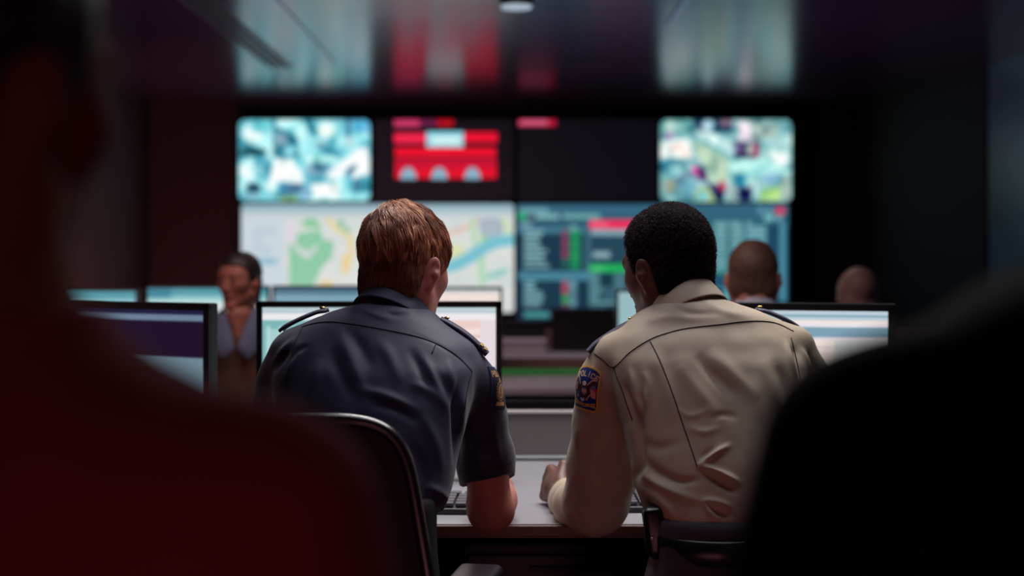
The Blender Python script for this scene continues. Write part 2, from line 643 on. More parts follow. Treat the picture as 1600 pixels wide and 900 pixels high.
def canvas_screen(cv, w, h, name, parent, at=(0, 0, 0), strength=1.0, radius=0.0):
    """a display surface facing -y in its parent's space, centre at 'at'"""
    nx, nz = cv.W, cv.H
    gx = np.linspace(-w / 2, w / 2, nx + 0)
    gz = np.linspace(h / 2, -h / 2, nz + 0)
    X, Z = np.meshgrid(gx, gz)
    V = np.stack([X.ravel() + at[0], np.full(X.size, at[1]), Z.ravel() + at[2]], 1)
    i = np.arange(nz - 1)[:, None] * nx + np.arange(nx - 1)[None, :]
    Q = np.stack([i, i + nx, i + nx + 1, i + 1], -1)
    if radius > 0:
        q = Q.reshape(-1, 4)
        c = V[q].mean(1) - np.array(at)
        dx = np.abs(c[:, 0]) - (w / 2 - radius); dz = np.abs(c[:, 2]) - (h / 2 - radius)
        keep = ~((dx > 0) & (dz > 0) & (dx * dx + dz * dz > radius * radius))
        Q = q[keep]
    Q = Q.reshape(-1, 4)
    me = mesh_np(V, Q, False, cv.lin().reshape(-1, 3))
    return link(name, me, screen_mat('lit_screen_%g' % strength, strength), parent)
# ------------------------------------------------------------------ the room
WALL_Y, CEIL_Z = 12.0, 2.597
def struct(name, me, m, label=None):
    o = link(name, me, m, None, world=True)
    o['kind'] = 'structure'
    if label: o['label'] = label
    return o

carpet = mat('carpet', (30, 28, 36), 0.95, noise=(60, 0.3), bump=(400, 0.4, 0.002))
struct('floor', box_me((0, 5.2, -0.05), (9.2, 14.4, 0.1)), carpet)

# glossy lacquered ceiling that mirrors the video wall
mc = mat('ceiling_lacquer', (70, 50, 74), 0.21, spec=0.6)
nt = mc.node_tree
b = nt.nodes['Principled BSDF']
b.inputs['IOR'].default_value = 1.6
b.inputs['Specular Tint'].default_value = (0.66, 0.86, 1.0, 1)
tc = nt.nodes.new('ShaderNodeTexCoord')
mp = nt.nodes.new('ShaderNodeMapping')
mp.inputs['Scale'].default_value = (0.5, 2.2, 1)
nz = nt.nodes.new('ShaderNodeTexNoise')
nz.inputs['Scale'].default_value = 1.6
nz.inputs['Detail'].default_value = 3
nt.links.new(tc.outputs['Object'], mp.inputs['Vector'])
nt.links.new(mp.outputs['Vector'], nz.inputs['Vector'])
bp = nt.nodes.new('ShaderNodeBump')
bp.inputs['Strength'].default_value = 0.12
bp.inputs['Distance'].default_value = 0.02
nt.links.new(nz.outputs['Fac'], bp.inputs['Height'])
nt.links.new(bp.outputs['Normal'], b.inputs['Normal'])
struct('ceiling', box_me((0, 5.2, CEIL_Z + 0.05), (9.2, 14.4, 0.1)), mc)

wall_dark = mat('wall_black_paint', (30, 26, 40), 0.8, noise=(3, 0.15))
wall_red = mat('wall_dark_plaster', (58, 34, 38), 0.85, noise=(2, 0.12))
wall_side = mat('wall_charcoal', (20, 19, 25), 0.75)
struct('wall_back', box_me((0, WALL_Y + 0.05, 1.325), (9.2, 0.1, 2.655)), wall_dark)
XL = P(235, 400, WALL_Y)[0]
struct('wall_left', box_me((XL - 0.05, 5.1, 1.325), (0.1, 13.9, 2.655)), wall_red)
# panel over the back wall at left, red ambient light put into its colour
struct('trim_1', box_me(((XL + P(366, 0, WALL_Y)[0]) / 2, WALL_Y - 0.01, 1.325), (P(366, 0, WALL_Y)[0] - XL, 0.02, 2.65)), wall_red)
XR = 3.30
d0, d1 = 12.0, 9.9
xa = P(1340, 0, 12.0)[0]
ang = math.atan2(d1 - d0, XR - xa)
ln = math.hypot(d1 - d0, XR - xa)
struct('wall_right', box_me(((xa + XR) / 2 + 0.04, (d0 + d1) / 2 + 0.02, 1.325), (ln, 0.08, 2.655), Matrix.Rotation(ang, 3, 'Z')), wall_side)
glassy = mat('frosted_partition', (80, 96, 124), 0.35, noise=(1.2, 0.35))
struct('wall_right_partition', box_me((XR + 0.04, 4.0, 1.325), (0.08, 11.7, 2.655)), glassy)
struct('trim_2', box_me((XR + 0.02, 9.9, 1.325), (0.07, 0.06, 2.655), None, 0.004), wall_dark)
struct('wall_rear', box_me((0, -1.85, 1.325), (9.2, 0.1, 2.655)), wall_dark)

# linear air slots in the ceiling
slot = mat('slot_black', (6, 6, 8), 0.6)
slot_edge = mat('slot_edge', (120, 125, 140), 0.3, metal=0.6)
t = empty('ceiling_air_diffuser', (-1.60, 8.2, CEIL_Z), 'long three-slot black air diffuser in the ceiling, upper left', 'air diffuser')
for i in range(3):
    link('slot', box_me((-0.055 + i * 0.055, 0, -0.004), (0.016, 3.3, 0.004)), slot, t)
for i in range(4):
    link('edge_strip', box_me((-0.083 + i * 0.055, 0, -0.006), (0.004, 3.3, 0.005)), slot_edge, t)
for k, (x, y0, y1, wd) in enumerate([(-1.20, 6.6, 9.6, 0.012), (0.885, 6.6, 8.1, 0.03)]):
    o = link('ceiling_light_strip', box_me((0, 0, -0.004), (wd, y1 - y0, 0.008)), mat('strip_%d' % k, (150, 165, 190), 0.25, metal=0.3), None, (x, (y0 + y1) / 2, CEIL_Z))
    tag(o, ['thin pale groove strip in the ceiling beside the air diffuser', 'short pale strip in the ceiling at upper right'][k], 'ceiling strip')

# black cylinder downlight with a pale lens
def downlight(px, d, label):
    x = P(px, 0, d)[0]
    t = empty('ceiling_downlight', (x, d, CEIL_Z), label, 'ceiling light')
    V, Fc = tube_np([(0, 0, 0), (0, 0, -0.085), (0, 0, -0.0851)], [0.082, 0.082, 0.078], 32)
    link('housing', mesh_np(V, Fc, False), mat('fixture_black', (10, 10, 14), 0.4), t)
    V, Fc = tube_np([(0, 0, -0.084), (0, 0, -0.096), (0, 0, -0.100)], [0.076, 0.074, 0.05], 32)
    link('lens', mesh_np(V, Fc, True), emit('downlight_glass', (165, 180, 195), 1.0), t)
downlight(807, 6.95, 'black round downlight with a pale lens in the ceiling centre')

# ------------------------------------------------------------------ the video wall
black_plastic = mat('black_plastic', (13, 13, 18), 0.35)
bezel_mat = mat('display_bezel', (12, 11, 18), 0.5)
DV = 11.86
def display(name, box, cv, label, bez=3, rad=0.03, strength=1.0):
    x0, y0, x1, y1 = box
    a, c = P(x0, y0, DV), P(x1, y1, DV)
    w_, h_ = c[0] - a[0], a[2] - c[2]
    ctr = ((a[0] + c[0]) / 2, DV, (a[2] + c[2]) / 2)
    t = empty('wall_display', ctr, label, 'wall display', 'displays of the video wall')
    s = DV / F
    link('bezel', box_me((0, 0.065, 0), (w_, 0.11, h_), None, 0.006), bezel_mat, t)
    canvas_screen(cv, w_ - 2 * bez * s, h_ - 2 * bez * s, 'screen', t, (0, 0.008, 0), strength, rad)
    link('mount', box_me((0, 0.127, 0), (w_ * 0.5, 0.02, h_ * 0.5)), bezel_mat, t)
    return t

def nrm(box):
    x0, y0, x1, y1 = box
    return lambda x, y: ((x - x0) / (x1 - x0), (y - y0) / (y1 - y0))

# upper left: four washed-out camera views
B1 = (370, 184, 581, 317)
cv = Canvas(150, 94, (125, 178, 186))
cv.noise(5, 3, [(55, 115, 130), (110, 170, 180), (160, 205, 205), (200, 225, 220)], 3, 0.85)
n1 = lambda x, y: ((x - 65) / 1160, (y - 90) / 730)
def pl(pts, col, al=1): cv.poly([n1(*p) for p in pts], col, al)
def el(x, y, rx, ry, col, al=1, rot=0): cv.ell(*n1(x, y), rx / 1160, ry / 730, col, al, rot)
el(190, 220, 90, 90, (225, 228, 218)); el(270, 150, 110, 70, (95, 165, 172), .8)
pl([(80, 350), (180, 330), (320, 370), (300, 410), (80, 420)], (18, 48, 58))
el(150, 540, 60, 90, (225, 238, 235)); el(280, 520, 80, 120, (85, 140, 155), .8); el(190, 700, 60, 50, (45, 60, 75))
pl([(380, 150), (480, 190), (610, 290), (570, 320), (420, 290)], (30, 85, 105))
el(450, 270, 60, 60, (140, 145, 155)); pl([(390, 320), (590, 340), (600, 430), (390, 430)], (35, 90, 108)); el(510, 375, 60, 35, (165, 205, 210))
pl([(620, 100), (720, 100), (760, 240), (700, 210), (660, 130)], (35, 100, 115))
pl([(560, 140), (660, 140), (700, 260), (620, 300), (560, 220)], (185, 215, 210)); el(840, 190, 80, 60, (225, 226, 205))
pl([(1000, 90), (1060, 90), (1050, 260), (1010, 240)], (25, 80, 110)); pl([(1060, 90), (1225, 90), (1225, 230), (1060, 190)], (75, 140, 175))
pl([(720, 310), (860, 330), (960, 390), (950, 430), (820, 390)], (30, 95, 120)); el(790, 300, 60, 25, (120, 150, 155))
pl([(660, 400), (900, 420), (960, 450), (850, 480), (650, 470)], (175, 210, 200))
pl([(670, 490), (860, 480), (850, 570), (720, 600), (660, 560)], (105, 130, 150)); el(780, 515, 70, 30, (60, 85, 105))
pl([(380, 450), (530, 450), (620, 570), (640, 660), (400, 640), (340, 760), (320, 700)], (250, 232, 222))
pl([(1200, 330), (1215, 570), (1060, 620), (1050, 560), (1110, 480), (900, 640), (830, 600), (900, 500), (1050, 420), (1110, 350)], (248, 226, 224))
pl([(1020, 530), (1100, 480), (1110, 510), (1050, 590), (1010, 600)], (35, 80, 100))
pl([(700, 670), (950, 650), (960, 790), (740, 790)], (250, 232, 222)); el(1110, 680, 40, 65, (50, 85, 105))
pl([(430, 650), (660, 660), (720, 760), (700, 800), (400, 800)], (95, 130, 155)); el(560, 700, 60, 35, (55, 65, 95))
el(510, 790, 90, 25, (150, 160, 105)); el(1040, 290, 40, 50, (165, 180, 180)); el(180, 770, 80, 30, (130, 155, 165))
cv.rect(.262, 0, .278, .46, (35, 80, 95)); cv.blur(4)
cv.noise(16, 9, [(18, 52, 66), (110, 170, 182), (205, 232, 232), (252, 240, 232)], 21, 0.36); cv.a = np.clip((cv.a - 0.60) * 1.7 + 0.62, 0.04, 1); cv.blur(1)
display('surveillance', B1, cv, 'upper left wall display showing pale blue camera pictures', rad=0.06, strength=1.0)

# centre upper: black with a red graphic
B2 = (583, 184, 805, 317)
n2 = nrm(B2)
cv = Canvas(180, 108, (10, 9, 17))
def r2(x0, y0, x1, y1, col, al=1):
    q = lambda x, y: n2(600 + x / 5.333, 170 + y / 5.333)
    a, b_ = q(x0, y0), q(x1, y1)
    cv.rect(a[0], a[1], b_[0], b_[1], col, al)
r2(75, 55, 290, 138, (190, 50, 95)); r2(290, 60, 440, 135, (95, 25, 65)); r2(440, 65, 580, 132, (175, 5, 25))
r2(75, 190, 360, 285, (228, 30, 70)); r2(660, 185, 955, 280, (222, 10, 45)); r2(350, 180, 665, 315, (120, 200, 215)); r2(390, 220, 640, 290, (195, 225, 225))
r2(80, 318, 945, 405, (222, 8, 40)); r2(80, 413, 950, 505, (190, 10, 45)); r2(80, 500, 950, 590, (214, 8, 38))
for cx in (195, 460, 742):
    q = n2(600 + cx / 5.333, 170 + 590 / 5.333)
    cv.ell(q[0], q[1], 70 / 5.333 / 222, 100 / 5.333 / 133, (125, 165, 185))
r2(0, 592, 1400, 700, (10, 9, 17))
cv.blur(1)
display('sign', B2, cv, 'wall display showing a red vehicle-like graphic on black', rad=0.03, strength=1.15)
B3 = (807, 184, 1029, 317)
n3 = nrm(B3)
cv = Canvas(120, 72, (10, 9, 17))
a, b_ = n3(807, 181), n3(868, 196)
cv.rect(a[0], a[1], b_[0], b_[1], (205, 60, 95)); cv.rect(0.2, a[1], b_[0], b_[1], (190, 20, 55))
a, b_ = n3(812, 184), n3(855, 194)
cv.rect(a[0], a[1], b_[0], b_[1], (215, 85, 120)); cv.blur(1)
display('sign', B3, cv, 'almost black wall display with one short red bar at its top', rad=0.03)

# upper right: camera pictures with colour
B4 = (1029, 184, 1240, 318)
cv = Canvas(150, 94, (120, 165, 170))
cv.noise(6, 4, [(40, 70, 90), (110, 150, 155), (150, 185, 185), (195, 215, 205)], 9, 0.85)
n1 = lambda x, y: ((x - 62) / 1160, (y - 95) / 735)
pl([(80, 100), (340, 100), (360, 200), (200, 240), (70, 210)], (95, 145, 145)); el(180, 165, 90, 40, (160, 185, 175))
el(145, 240, 45, 25, (195, 130, 185)); pl([(70, 285), (300, 270), (370, 440), (200, 440), (70, 430)], (240, 236, 228))
pl([(120, 330), (290, 290), (345, 420), (240, 430)], (252, 212, 205))
pl([(340, 90), (700, 90), (700, 200), (560, 210), (400, 200), (360, 150)], (25, 50, 75)); el(490, 150, 55, 50, (165, 190, 205)); el(650, 130, 60, 25, (130, 80, 100))
pl([(380, 210), (480, 200), (720, 310), (700, 420), (420, 300)], (205, 220, 215)); pl([(420, 290), (470, 290), (650, 390), (640, 430)], (75, 145, 155))
pl([(340, 300), (470, 320), (660, 440), (670, 640), (520, 660), (440, 500)], (170, 185, 160))
pl([(750, 120), (850, 120), (880, 290), (760, 290)], (238, 205, 215)); pl([(860, 120), (1100, 130), (1090, 250), (900, 290)], (155, 165, 158))
pl([(720, 290), (935, 310), (925, 440), (720, 440)], (35, 20, 55)); el(755, 350, 35, 50, (150, 110, 155)); el(850, 360, 40, 50, (160, 160, 155)); pl([(890, 310), (930, 310), (930, 420), (885, 420)], (175, 10, 60))
pl([(680, 460), (1200, 440), (1190, 580), (760, 620), (680, 600)], (165, 210, 205)); pl([(1010, 390), (1190, 380), (1180, 500), (1060, 500)], (232, 238, 232))
pl([(70, 590), (330, 470), (350, 530), (150, 630), (70, 625)], (140, 185, 185)); pl([(70, 450), (250, 460), (120, 560), (70, 560)], (60, 120, 140))
el(370, 565, 42, 55, (205, 45, 130)); pl([(400, 500), (470, 560), (480, 640), (400, 640)], (70, 25, 80))
pl([(150, 640), (340, 540), (400, 620), (250, 700)], (100, 120, 140)); el(150, 690, 50, 60, (150, 145, 120)); el(330, 700, 80, 80, (110, 155, 170))
el(470, 770, 110, 70, (150, 165, 105)); el(440, 780, 60, 40, (100, 165, 175)); pl([(470, 660), (640, 680), (620, 820), (560, 820)], (25, 25, 70)); el(610, 690, 35, 50, (190, 40, 75))
el(700, 750, 50, 80, (135, 150, 150)); pl([(750, 690), (880, 700), (860, 820), (750, 820)], (35, 20, 70)); el(1050, 620, 100, 45, (125, 160, 185)); el(770, 640, 60, 50, (60, 140, 165))
pl([(960, 720), (1120, 690), (1120, 810), (930, 820)], (165, 195, 110)); pl([(1120, 600), (1210, 600), (1200, 820), (1130, 800)], (145, 155, 145))
cv.blur(3)
cv.noise(18, 11, [(16, 26, 48), (96, 140, 150), (190, 210, 205), (250, 236, 232)], 31, 0.34); cv.a = np.clip((cv.a - 0.56) * 1.6 + 0.56, 0.04, 1); cv.blur(1)
display('surveillance', B4, cv, 'upper right wall display showing camera pictures with pink and green spots', rad=0.06, strength=1.0)

# lower left: city map
B5 = (374, 316, 806, 491)
n5 = nrm(B5)
cv = Canvas(300, 122, (205, 214, 214))
m_ = lambda x, y: n5(370 + x / 3.636, 310 + y / 3.636)
def mp_(pts, col, al=1): cv.poly([m_(*p) for p in pts], col, al)
def ml_(pts, wd, col, al=1): cv.line([m_(*p) for p in pts], wd, col, al)
cv.noise(26, 12, [(196, 205, 208), (214, 220, 218), (205, 212, 206)], 5, 0.8)
for i in range(16):
    r_ = random.Random(i)
    x = r_.uniform(300, 1560)
    ml_([(x, 90), (x + r_.uniform(-160, 160), 640)], 0.006, (225, 226, 220), 0.8)
    y = r_.uniform(100, 600)
    ml_([(290, y), (1570, y + r_.uniform(-160, 160))], 0.006, (225, 226, 220), 0.8)
mp_([(290, 200), (370, 190), (470, 170), (490, 235), (550, 240), (540, 330), (480, 390), (430, 500), (290, 500)], (138, 200, 165))
mp_([(360, 130), (430, 88), (487, 165), (380, 165)], (140, 202, 160)); mp_([(330, 262), (400, 300), (440, 262), (465, 270), (400, 350), (330, 300)], (205, 215, 212))
ml_([(505, 100), (560, 160), (640, 215), (650, 300), (615, 410)], 0.028, (226, 214, 160)); ml_([(615, 340), (612, 410)], .03, (235, 205, 140))
cv.ell(*m_(590, 140), .012, .05, (140, 195, 165)); cv.ell(*m_(625, 175), .01, .04, (140, 195, 165)); cv.ell(*m_(505, 488), .025, .025, (230, 200, 140))
ml_([(1200, 200), (1280, 175), (1400, 105)], 0.022, (222, 192, 175)); cv.ell(*m_(1250, 300), .03, .07, (215, 222, 175))
mp_([(1385, 120), (1420, 160), (1430, 250), (1395, 262)], (150, 210, 150)); cv.ell(*m_(1455, 145), .048, .13, (168, 182, 194))
ml_([(1345, 120), (1362, 285)], 0.022, (175, 215, 175)); ml_([(1392, 300), (1400, 480)], 0.03, (175, 215, 180)); ml_([(1525, 100), (1555, 200)], .03, (200, 222, 180))
ml_([(1180, 395), (1250, 378), (1330, 335), (1400, 285), (1480, 245), (1580, 232)], 0.055, (120, 193, 208))
cv.ell(*m_(1485, 430), .022, .06, (130, 200, 190), rot=.8)
cv.rect(0, 0, 1, .075, (150, 182, 195)); cv.rect(0, .075, 1, .135, (196, 206, 212))
cv.rect(0, .135, .158, 1, (200, 214, 222)); cv.lines_of_text(.045, .22, .13, .48, 6, (182, 200, 210), 2)
cv.rect(.035, .50, .135, .555, (140, 188, 205)); cv.lines_of_text(.045, .62, .12, .9, 5, (190, 205, 214), 4)
cv.rect(.165, .17, .205, .38, (218, 214, 222)); cv.blur(1)
display('map', B5, cv, 'lower left wall display showing a pale city map with green parks', strength=1.0)

# lower right: dispatch lists
B6 = (805, 316, 1235, 504)
n6 = nrm(B6)
cv = Canvas(300, 130, (22, 55, 75))
def ra(x0, y0, x1, y1, col, al=1):
    a = n6(800 + x0 / 4.737, 310 + y0 / 4.737); b_ = n6(800 + x1 / 4.737, 310 + y1 / 4.737)
    cv.rect(a[0], a[1], b_[0], b_[1], col, al)
def rb(x0, y0, x1, y1, col, al=1):
    a = n6(1090 + x0 / 5.294, 310 + y0 / 5.294); b_ = n6(1090 + x1 / 5.294, 310 + y1 / 5.294)
    cv.rect(a[0], a[1], b_[0], b_[1], col, al)
cv.rect(0, 0, 1, .11, (52, 100, 125)); cv.rect(0, .11, 1, .2, (44, 88, 110)); cv.rect(0, .2, .66, .255, (62, 118, 138))
ra(50, 60, 260, 95, (110, 165, 175)); ra(38, 95, 100, 150, (30, 165, 110)); ra(105, 105, 150, 148, (95, 95, 120)); ra(165, 105, 345, 148, (120, 175, 180)); ra(370, 105, 650, 148, (105, 165, 165))
ra(50, 165, 140, 205, (115, 150, 165))
for i in range(8):
    y = 225 + i * 38
    ra(80, y, [225, 205, 190, 210, 255, 225, 240, 265][i], y + 24, (135, 180, 188))
    ra(362, y, 410, y + 26, (150, 62, 95) if i < 6 else (40, 110, 85)); ra(425, y + (8 if i == 0 else 0), 498, y + 28, (30, 160, 95))
ra(530, 200, 580, 560, (60, 100, 120)); ra(40, 545, 570, 610, (70, 130, 150)); ra(425, 190, 470, 225, (120, 170, 175))
for i in range(6):
    y = 618 + i * 36
    ra(80, y, [165, 160, 215, 230, 215, 205][i], y + 22, (130, 180, 190))
    ra(415, y, 470, y + 24, (115, 165, 175))
    ra(362, y - 10, 410, y + 26, [(150, 95, 115), (170, 70, 95), (165, 60, 85), (45, 145, 90), (50, 150, 90), (130, 60, 85)][i])
ra(75, 845, 270, 890, (70, 150, 155))
ra(580, 225, 1000, 265, (130, 165, 175)); ra(585, 225, 840, 252, (140, 175, 185)); ra(565, 155, 1000, 218, (238, 45, 90)); ra(575, 165, 710, 205, (245, 95, 125))
ra(590, 265, 1000, 480, (34, 70, 88)); ra(595, 390, 725, 440, (135, 170, 178)); ra(565, 485, 1000, 550, (32, 175, 90)); ra(580, 500, 680, 540, (70, 190, 120))
for i in range(8):
    y = 560 + i * 35
    ra(565, y, [640, 650, 640, 660, 650, 640, 780, 700][i], y + 22, (110, 165, 172))
    ra(750, y, 840, y + 20, (95, 145, 155)); ra(660, y + 100, 740, y + 125, (95, 145, 155), .5)
ra(548, 840, 790, 880, (85, 120, 145))
rb(-400, 150, 800, 180, (50, 100, 120)); rb(0, 180, 600, 600, (40, 100, 118))
for i in range(10):
    y = 225 + i * 40
    rb(145, y, 255, y + 24, (130, 182, 185))
    rb(285, y, 385, y + 24, (130, 182, 185)); rb(410, y, 580, y + 24, (130, 182, 190))
    rb(-160, y, -20, y + 20, (90, 150, 160))
rb(145, 185, 250, 212, (120, 170, 175)); rb(270, 185, 370, 212, (120, 170, 175)); rb(410, 185, 460, 212, (120, 170, 175))
rb(585, 250, 690, 545, (30, 70, 95)); rb(690, 190, 745, 860, (75, 140, 160)); rb(100, 598, 600, 640, (35, 120, 105)); rb(0, 750, 600, 860, (80, 165, 175))
rb(60, 640, 690, 750, (34, 78, 105)); rb(655, 60, 735, 120, (205, 60, 95)); rb(510, 65, 560, 115, (95, 150, 170)); rb(585, 65, 630, 115, (95, 150, 170)); rb(565, 125, 640, 180, (120, 185, 190)); rb(665, 130, 710, 180, (120, 175, 180))
cv.rect(0, .88, .75, 1, (26, 40, 62)); ra(75, 848, 270, 890, (70, 150, 155)); ra(548, 830, 790, 880, (80, 125, 145))
cv.blur(1)
display('dispatch', B6, cv, 'lower right wall display of dark teal lists with red and green bars', strength=1.0)

# ------------------------------------------------------------------ monitors
def monitor(x, y, zb, wd, ht, cv, label, rz=0.0, bez=0.011, top=None, strength=1.0, group=None, tilt=0.0, lip=None, body=None):
    """x, y: centre of the screen face; zb: surface it stands on; top: height of the top edge"""
    t = empty('computer_monitor', (x, y, zb), label, 'monitor', group, rz)
    zc = (top - zb) - ht / 2
    body = body or black_plastic
    bm = bmesh.new()
    bm_box(bm, (0, 0.016, zc), (wd, 0.03, ht), None, 0.004)
    bm_box(bm, (0, 0.04, zc), (wd * 0.55, 0.03, ht * 0.55), None, 0.012)
    me = bpy.data.meshes.new('h'); bm.to_mesh(me); bm.free()
    link('housing', me, body, t)
    # raised rim round the panel
    lip = lip or bez
    link('bezel', boxes_me([((0, -0.001, zc + ht / 2 - bez / 2), (wd, 0.008, bez)), ((0, -0.001, zc - ht / 2 + lip / 2), (wd, 0.008, lip)),
                            ((-wd / 2 + bez / 2, -0.001, zc), (bez, 0.008, ht - 0.001)), ((wd / 2 - bez / 2, -0.001, zc), (bez, 0.008, ht - 0.001))], 0.0012), body, t)
    if cv is not None:
        canvas_screen(cv, wd - 2 * bez, ht - bez - lip, 'screen', t, (0, -0.0005, zc + (lip - bez) / 2), strength)
    link('neck', box_me((0, 0.075, (zc - 0.05) / 2 + 0.01), (0.06, 0.025, zc - 0.05 + 0.1), None, 0.006), body, t)
    link('foot', box_me((0, 0.06, 0.007), (0.24, 0.18, 0.012), None, 0.005), body, t)
    return t

DESK_Z, DESK_F, DESK_B = 0.74, 2.906, 3.87
# screen of the left near monitor
c1 = Canvas(200, 110, (38, 28, 62))
c1.rect(0, 0, 1, .035, (30, 30, 66)); c1.rect(0, .035, 1, .085, (118, 140, 165)); c1.rect(0, .085, 1, .34, (30, 16, 44))
c1.rect(0, .34, 1, 1, (120, 148, 162)); c1.rect(0, .34, .5, 1, (100, 132, 142), .5); c1.blur(1)
# centre near monitor
c2 = Canvas(220, 125, (246, 226, 220))
c2.rect(0, 0, 1, .05, (186, 205, 210)); c2.rect(0, .05, 1, .10, (236, 232, 236)); c2.rect(0, .10, .42, 1, (150, 195, 195))
c2.rect(0.0, .10, .42, 1, (112, 172, 176), .6); c2.rect(.02, .16, .10, 1, (165, 205, 205)); c2.ell(.2, .3, .10, .14, (95, 165, 168)); c2.ell(.3, .5, .12, .1, (185, 215, 212))
for i in range(7):
    c2.rect(.02 + i * .055, .14, .035 + i * .055, .8, (185, 220, 218), .6)
c2.rect(.42, .10, 1, .16, (235, 205, 198)); c2.rect(.42, .16, 1, .2, (245, 226, 220)); c2.rect(.42, .2, 1, .225, (222, 196, 192))
for i in range(12):
    c2.rect(.48, .27 + i * .055, .48 + [.32, .26, .4, .3, .22, .35][i % 6], .285 + i * .055, (228, 208, 204))
c2.rect(.93, .10, 1, 1, (226, 216, 222)); c2.blur(1)
# right near monitor
c3 = Canvas(220, 125, (244, 226, 218))
c3.rect(0, 0, 1, .075, (190, 205, 216)); c3.rect(0, .035, 1, .05, (120, 165, 180)); c3.rect(0, .09, 1, .12, (232, 226, 232)); c3.rect(0, .12, 1, .19, (122, 158, 178)); c3.rect(0, .19, 1, .22, (225, 215, 222))
for i in range(12):
    c3.rect(.3, .26 + i * .05, 1, .27 + i * .05, (215, 205, 212), .6)
c3.rect(0, .56, 1, .60, (175, 185, 205)); c3.rect(0, .69, 1, .72, (60, 150, 165)); c3.rect(0, .78, 1, .80, (90, 150, 170)); c3.rect(0, .84, 1, 1, (150, 195, 205))
c3.rect(.78, .22, 1, 1, (150, 190, 195), .35)
c3.blur(1)

def near_mon(pxr, topr, dr, ang, cv, label, wd=0.60, ht=0.365, **k):
    """right top corner of the front face given in the picture at depth dr; ang turns the face (right edge nearer when > 0)"""
    a = P(pxr, topr, dr)
    cx, cy = a[0] - math.cos(ang) * wd / 2, a[1] + math.sin(ang) * wd / 2
    return monitor(cx, cy, DESK_Z, wd, ht, cv, label, -ang, top=a[2], **k)
mon_plum = mat('monitor_dark_shell', (11, 9, 18), 0.5, spec=0.3)
near_mon(328, 474, 3.30, R(26), c1, 'dark near monitor at far left showing a grey page under a dark banner', bez=0.017, body=mon_plum, strength=0.8)
near_mon(784, 471, 3.48, R(0), c2, 'near monitor directly behind the officer in navy', bez=0.0145, body=mon_plum)
near_mon(1400, 475, 3.32, R(16), c3, 'near monitor behind the officer in tan, striped white page', bez=0.018, body=mon_plum)

# ------------------------------------------------------------------ the officers' desk
desk_top = mat('desk_laminate', (150, 150, 156), 0.32, noise=(8, 0.06), spec=0.5)
desk_edge = mat('desk_wood_edge', (88, 56, 46), 0.5, noise=(20, 0.2))
desk_dark = mat('desk_panel', (22, 21, 34), 0.6)
t = empty('control_desk', (0.05, (DESK_F + DESK_B) / 2, 0), 'long grey-topped desk with brown front edge where both officers lean', 'desk')
dy = (DESK_F + DESK_B) / 2
W2 = 4.9
link('desktop', box_me((0, 0.006, DESK_Z - 0.014), (W2, DESK_B - DESK_F - 0.012, 0.028)), desk_top, t)
link('edge_band', box_me((0, DESK_F - dy + 0.001, DESK_Z - 0.0125), (W2, 0.012, 0.0245), None, 0.003), desk_edge, t)
link('upstand_panel', box_me((0, DESK_B - dy + 0.012, DESK_Z + 0.055), (W2, 0.02, 0.13), None, 0.003), mat('upstand_grey', (112, 102, 104), 0.5), t)
link('panel_cap', box_me((0, DESK_B - dy + 0.012, DESK_Z + 0.125), (W2, 0.03, 0.009), None, 0.003), mat('cap_alu', (190, 185, 185), 0.35, metal=0.3), t)
link('cable_slot', box_me((0, DESK_B - dy - 0.045, DESK_Z + 0.0015), (W2, 0.012, 0.004)), slot, t)
link('slot_lid', box_me((0, DESK_B - dy - 0.02, DESK_Z + 0.004), (W2, 0.034, 0.008), None, 0.002), mat('lid_alu', (165, 172, 178), 0.35, metal=0.2), t)
link('modesty_panel', box_me((0, DESK_B - dy - 0.09, 0.385), (W2 - 0.1, 0.02, 0.65)), desk_dark, t)
for i in range(4):
    x = [-2.38, -0.9, 0.95, 2.38][i]
    link('leg', boxes_me([((x, 0, 0.356), (0.05, 0.7, 0.708))], 0.004), desk_dark, t)
# drawer pedestal under the desk
def pedestal(x, label):
    q = empty('drawer_pedestal', (x, 3.46, 0), label, 'drawer unit')
    link('carcass', box_me((0, 0, 0.34), (0.42, 0.5, 0.60), None, 0.004), desk_dark, q)
    for i in range(3):
        dr = link('drawer', box_me((0, -0.259, 0.15 + i * 0.19), (0.40, 0.018, 0.175), None, 0.003), mat('drawer_front', (26, 24, 40), 0.5), q)
        link('handle', box_me((0, -0.274, 0.21 + i * 0.19), (0.12, 0.012, 0.01), None, 0.002), mat('handle_gunmetal', (30, 30, 38), 0.5, metal=0.4), dr)
    for sx in (-1, 1):
        for sy in (-1, 1):
            link('caster', tube_me([(sx * 0.16 - 0.012, sy * 0.2, 0.022), (sx * 0.16 + 0.012, sy * 0.2, 0.022)], 0.022, 14), black_plastic, q)
pedestal(0.10, 'dark navy drawer unit under the desk between the officers')

# ------------------------------------------------------------------ things on the desk
def keyboard(x, y, rz, label, w_=0.44):
    t = empty('keyboard', (x, y, DESK_Z), label, 'keyboard', None, rz)
    link('case', box_me((0, 0, 0.009), (w_, 0.145, 0.016), Matrix.Rotation(R(3), 3, 'X'), 0.004), mat('keyboard_case', (28, 28, 36), 0.5), t)
    lst = []
    for r_ in range(5):
        n = 15 if r_ < 4 else 9
        kw = (w_ - 0.03) / n
        for i in range(n):
            lst.append(((-w_ / 2 + 0.015 + kw * (i + .5), -0.052 + r_ * 0.026, 0.020 + 0.0014 * r_), (kw * 0.82, 0.020, 0.008), Matrix.Rotation(R(3), 3, 'X')))
    link('keys', boxes_me(lst, 0.0015), mat('key_grey', (74, 74, 86), 0.55), t)
    return t
keyboard(-0.27, 3.10, R(-3), 'black keyboard in front of the officer in navy')
keyboard(0.42, 3.12, R(2), 'black keyboard in front of the officer in tan')
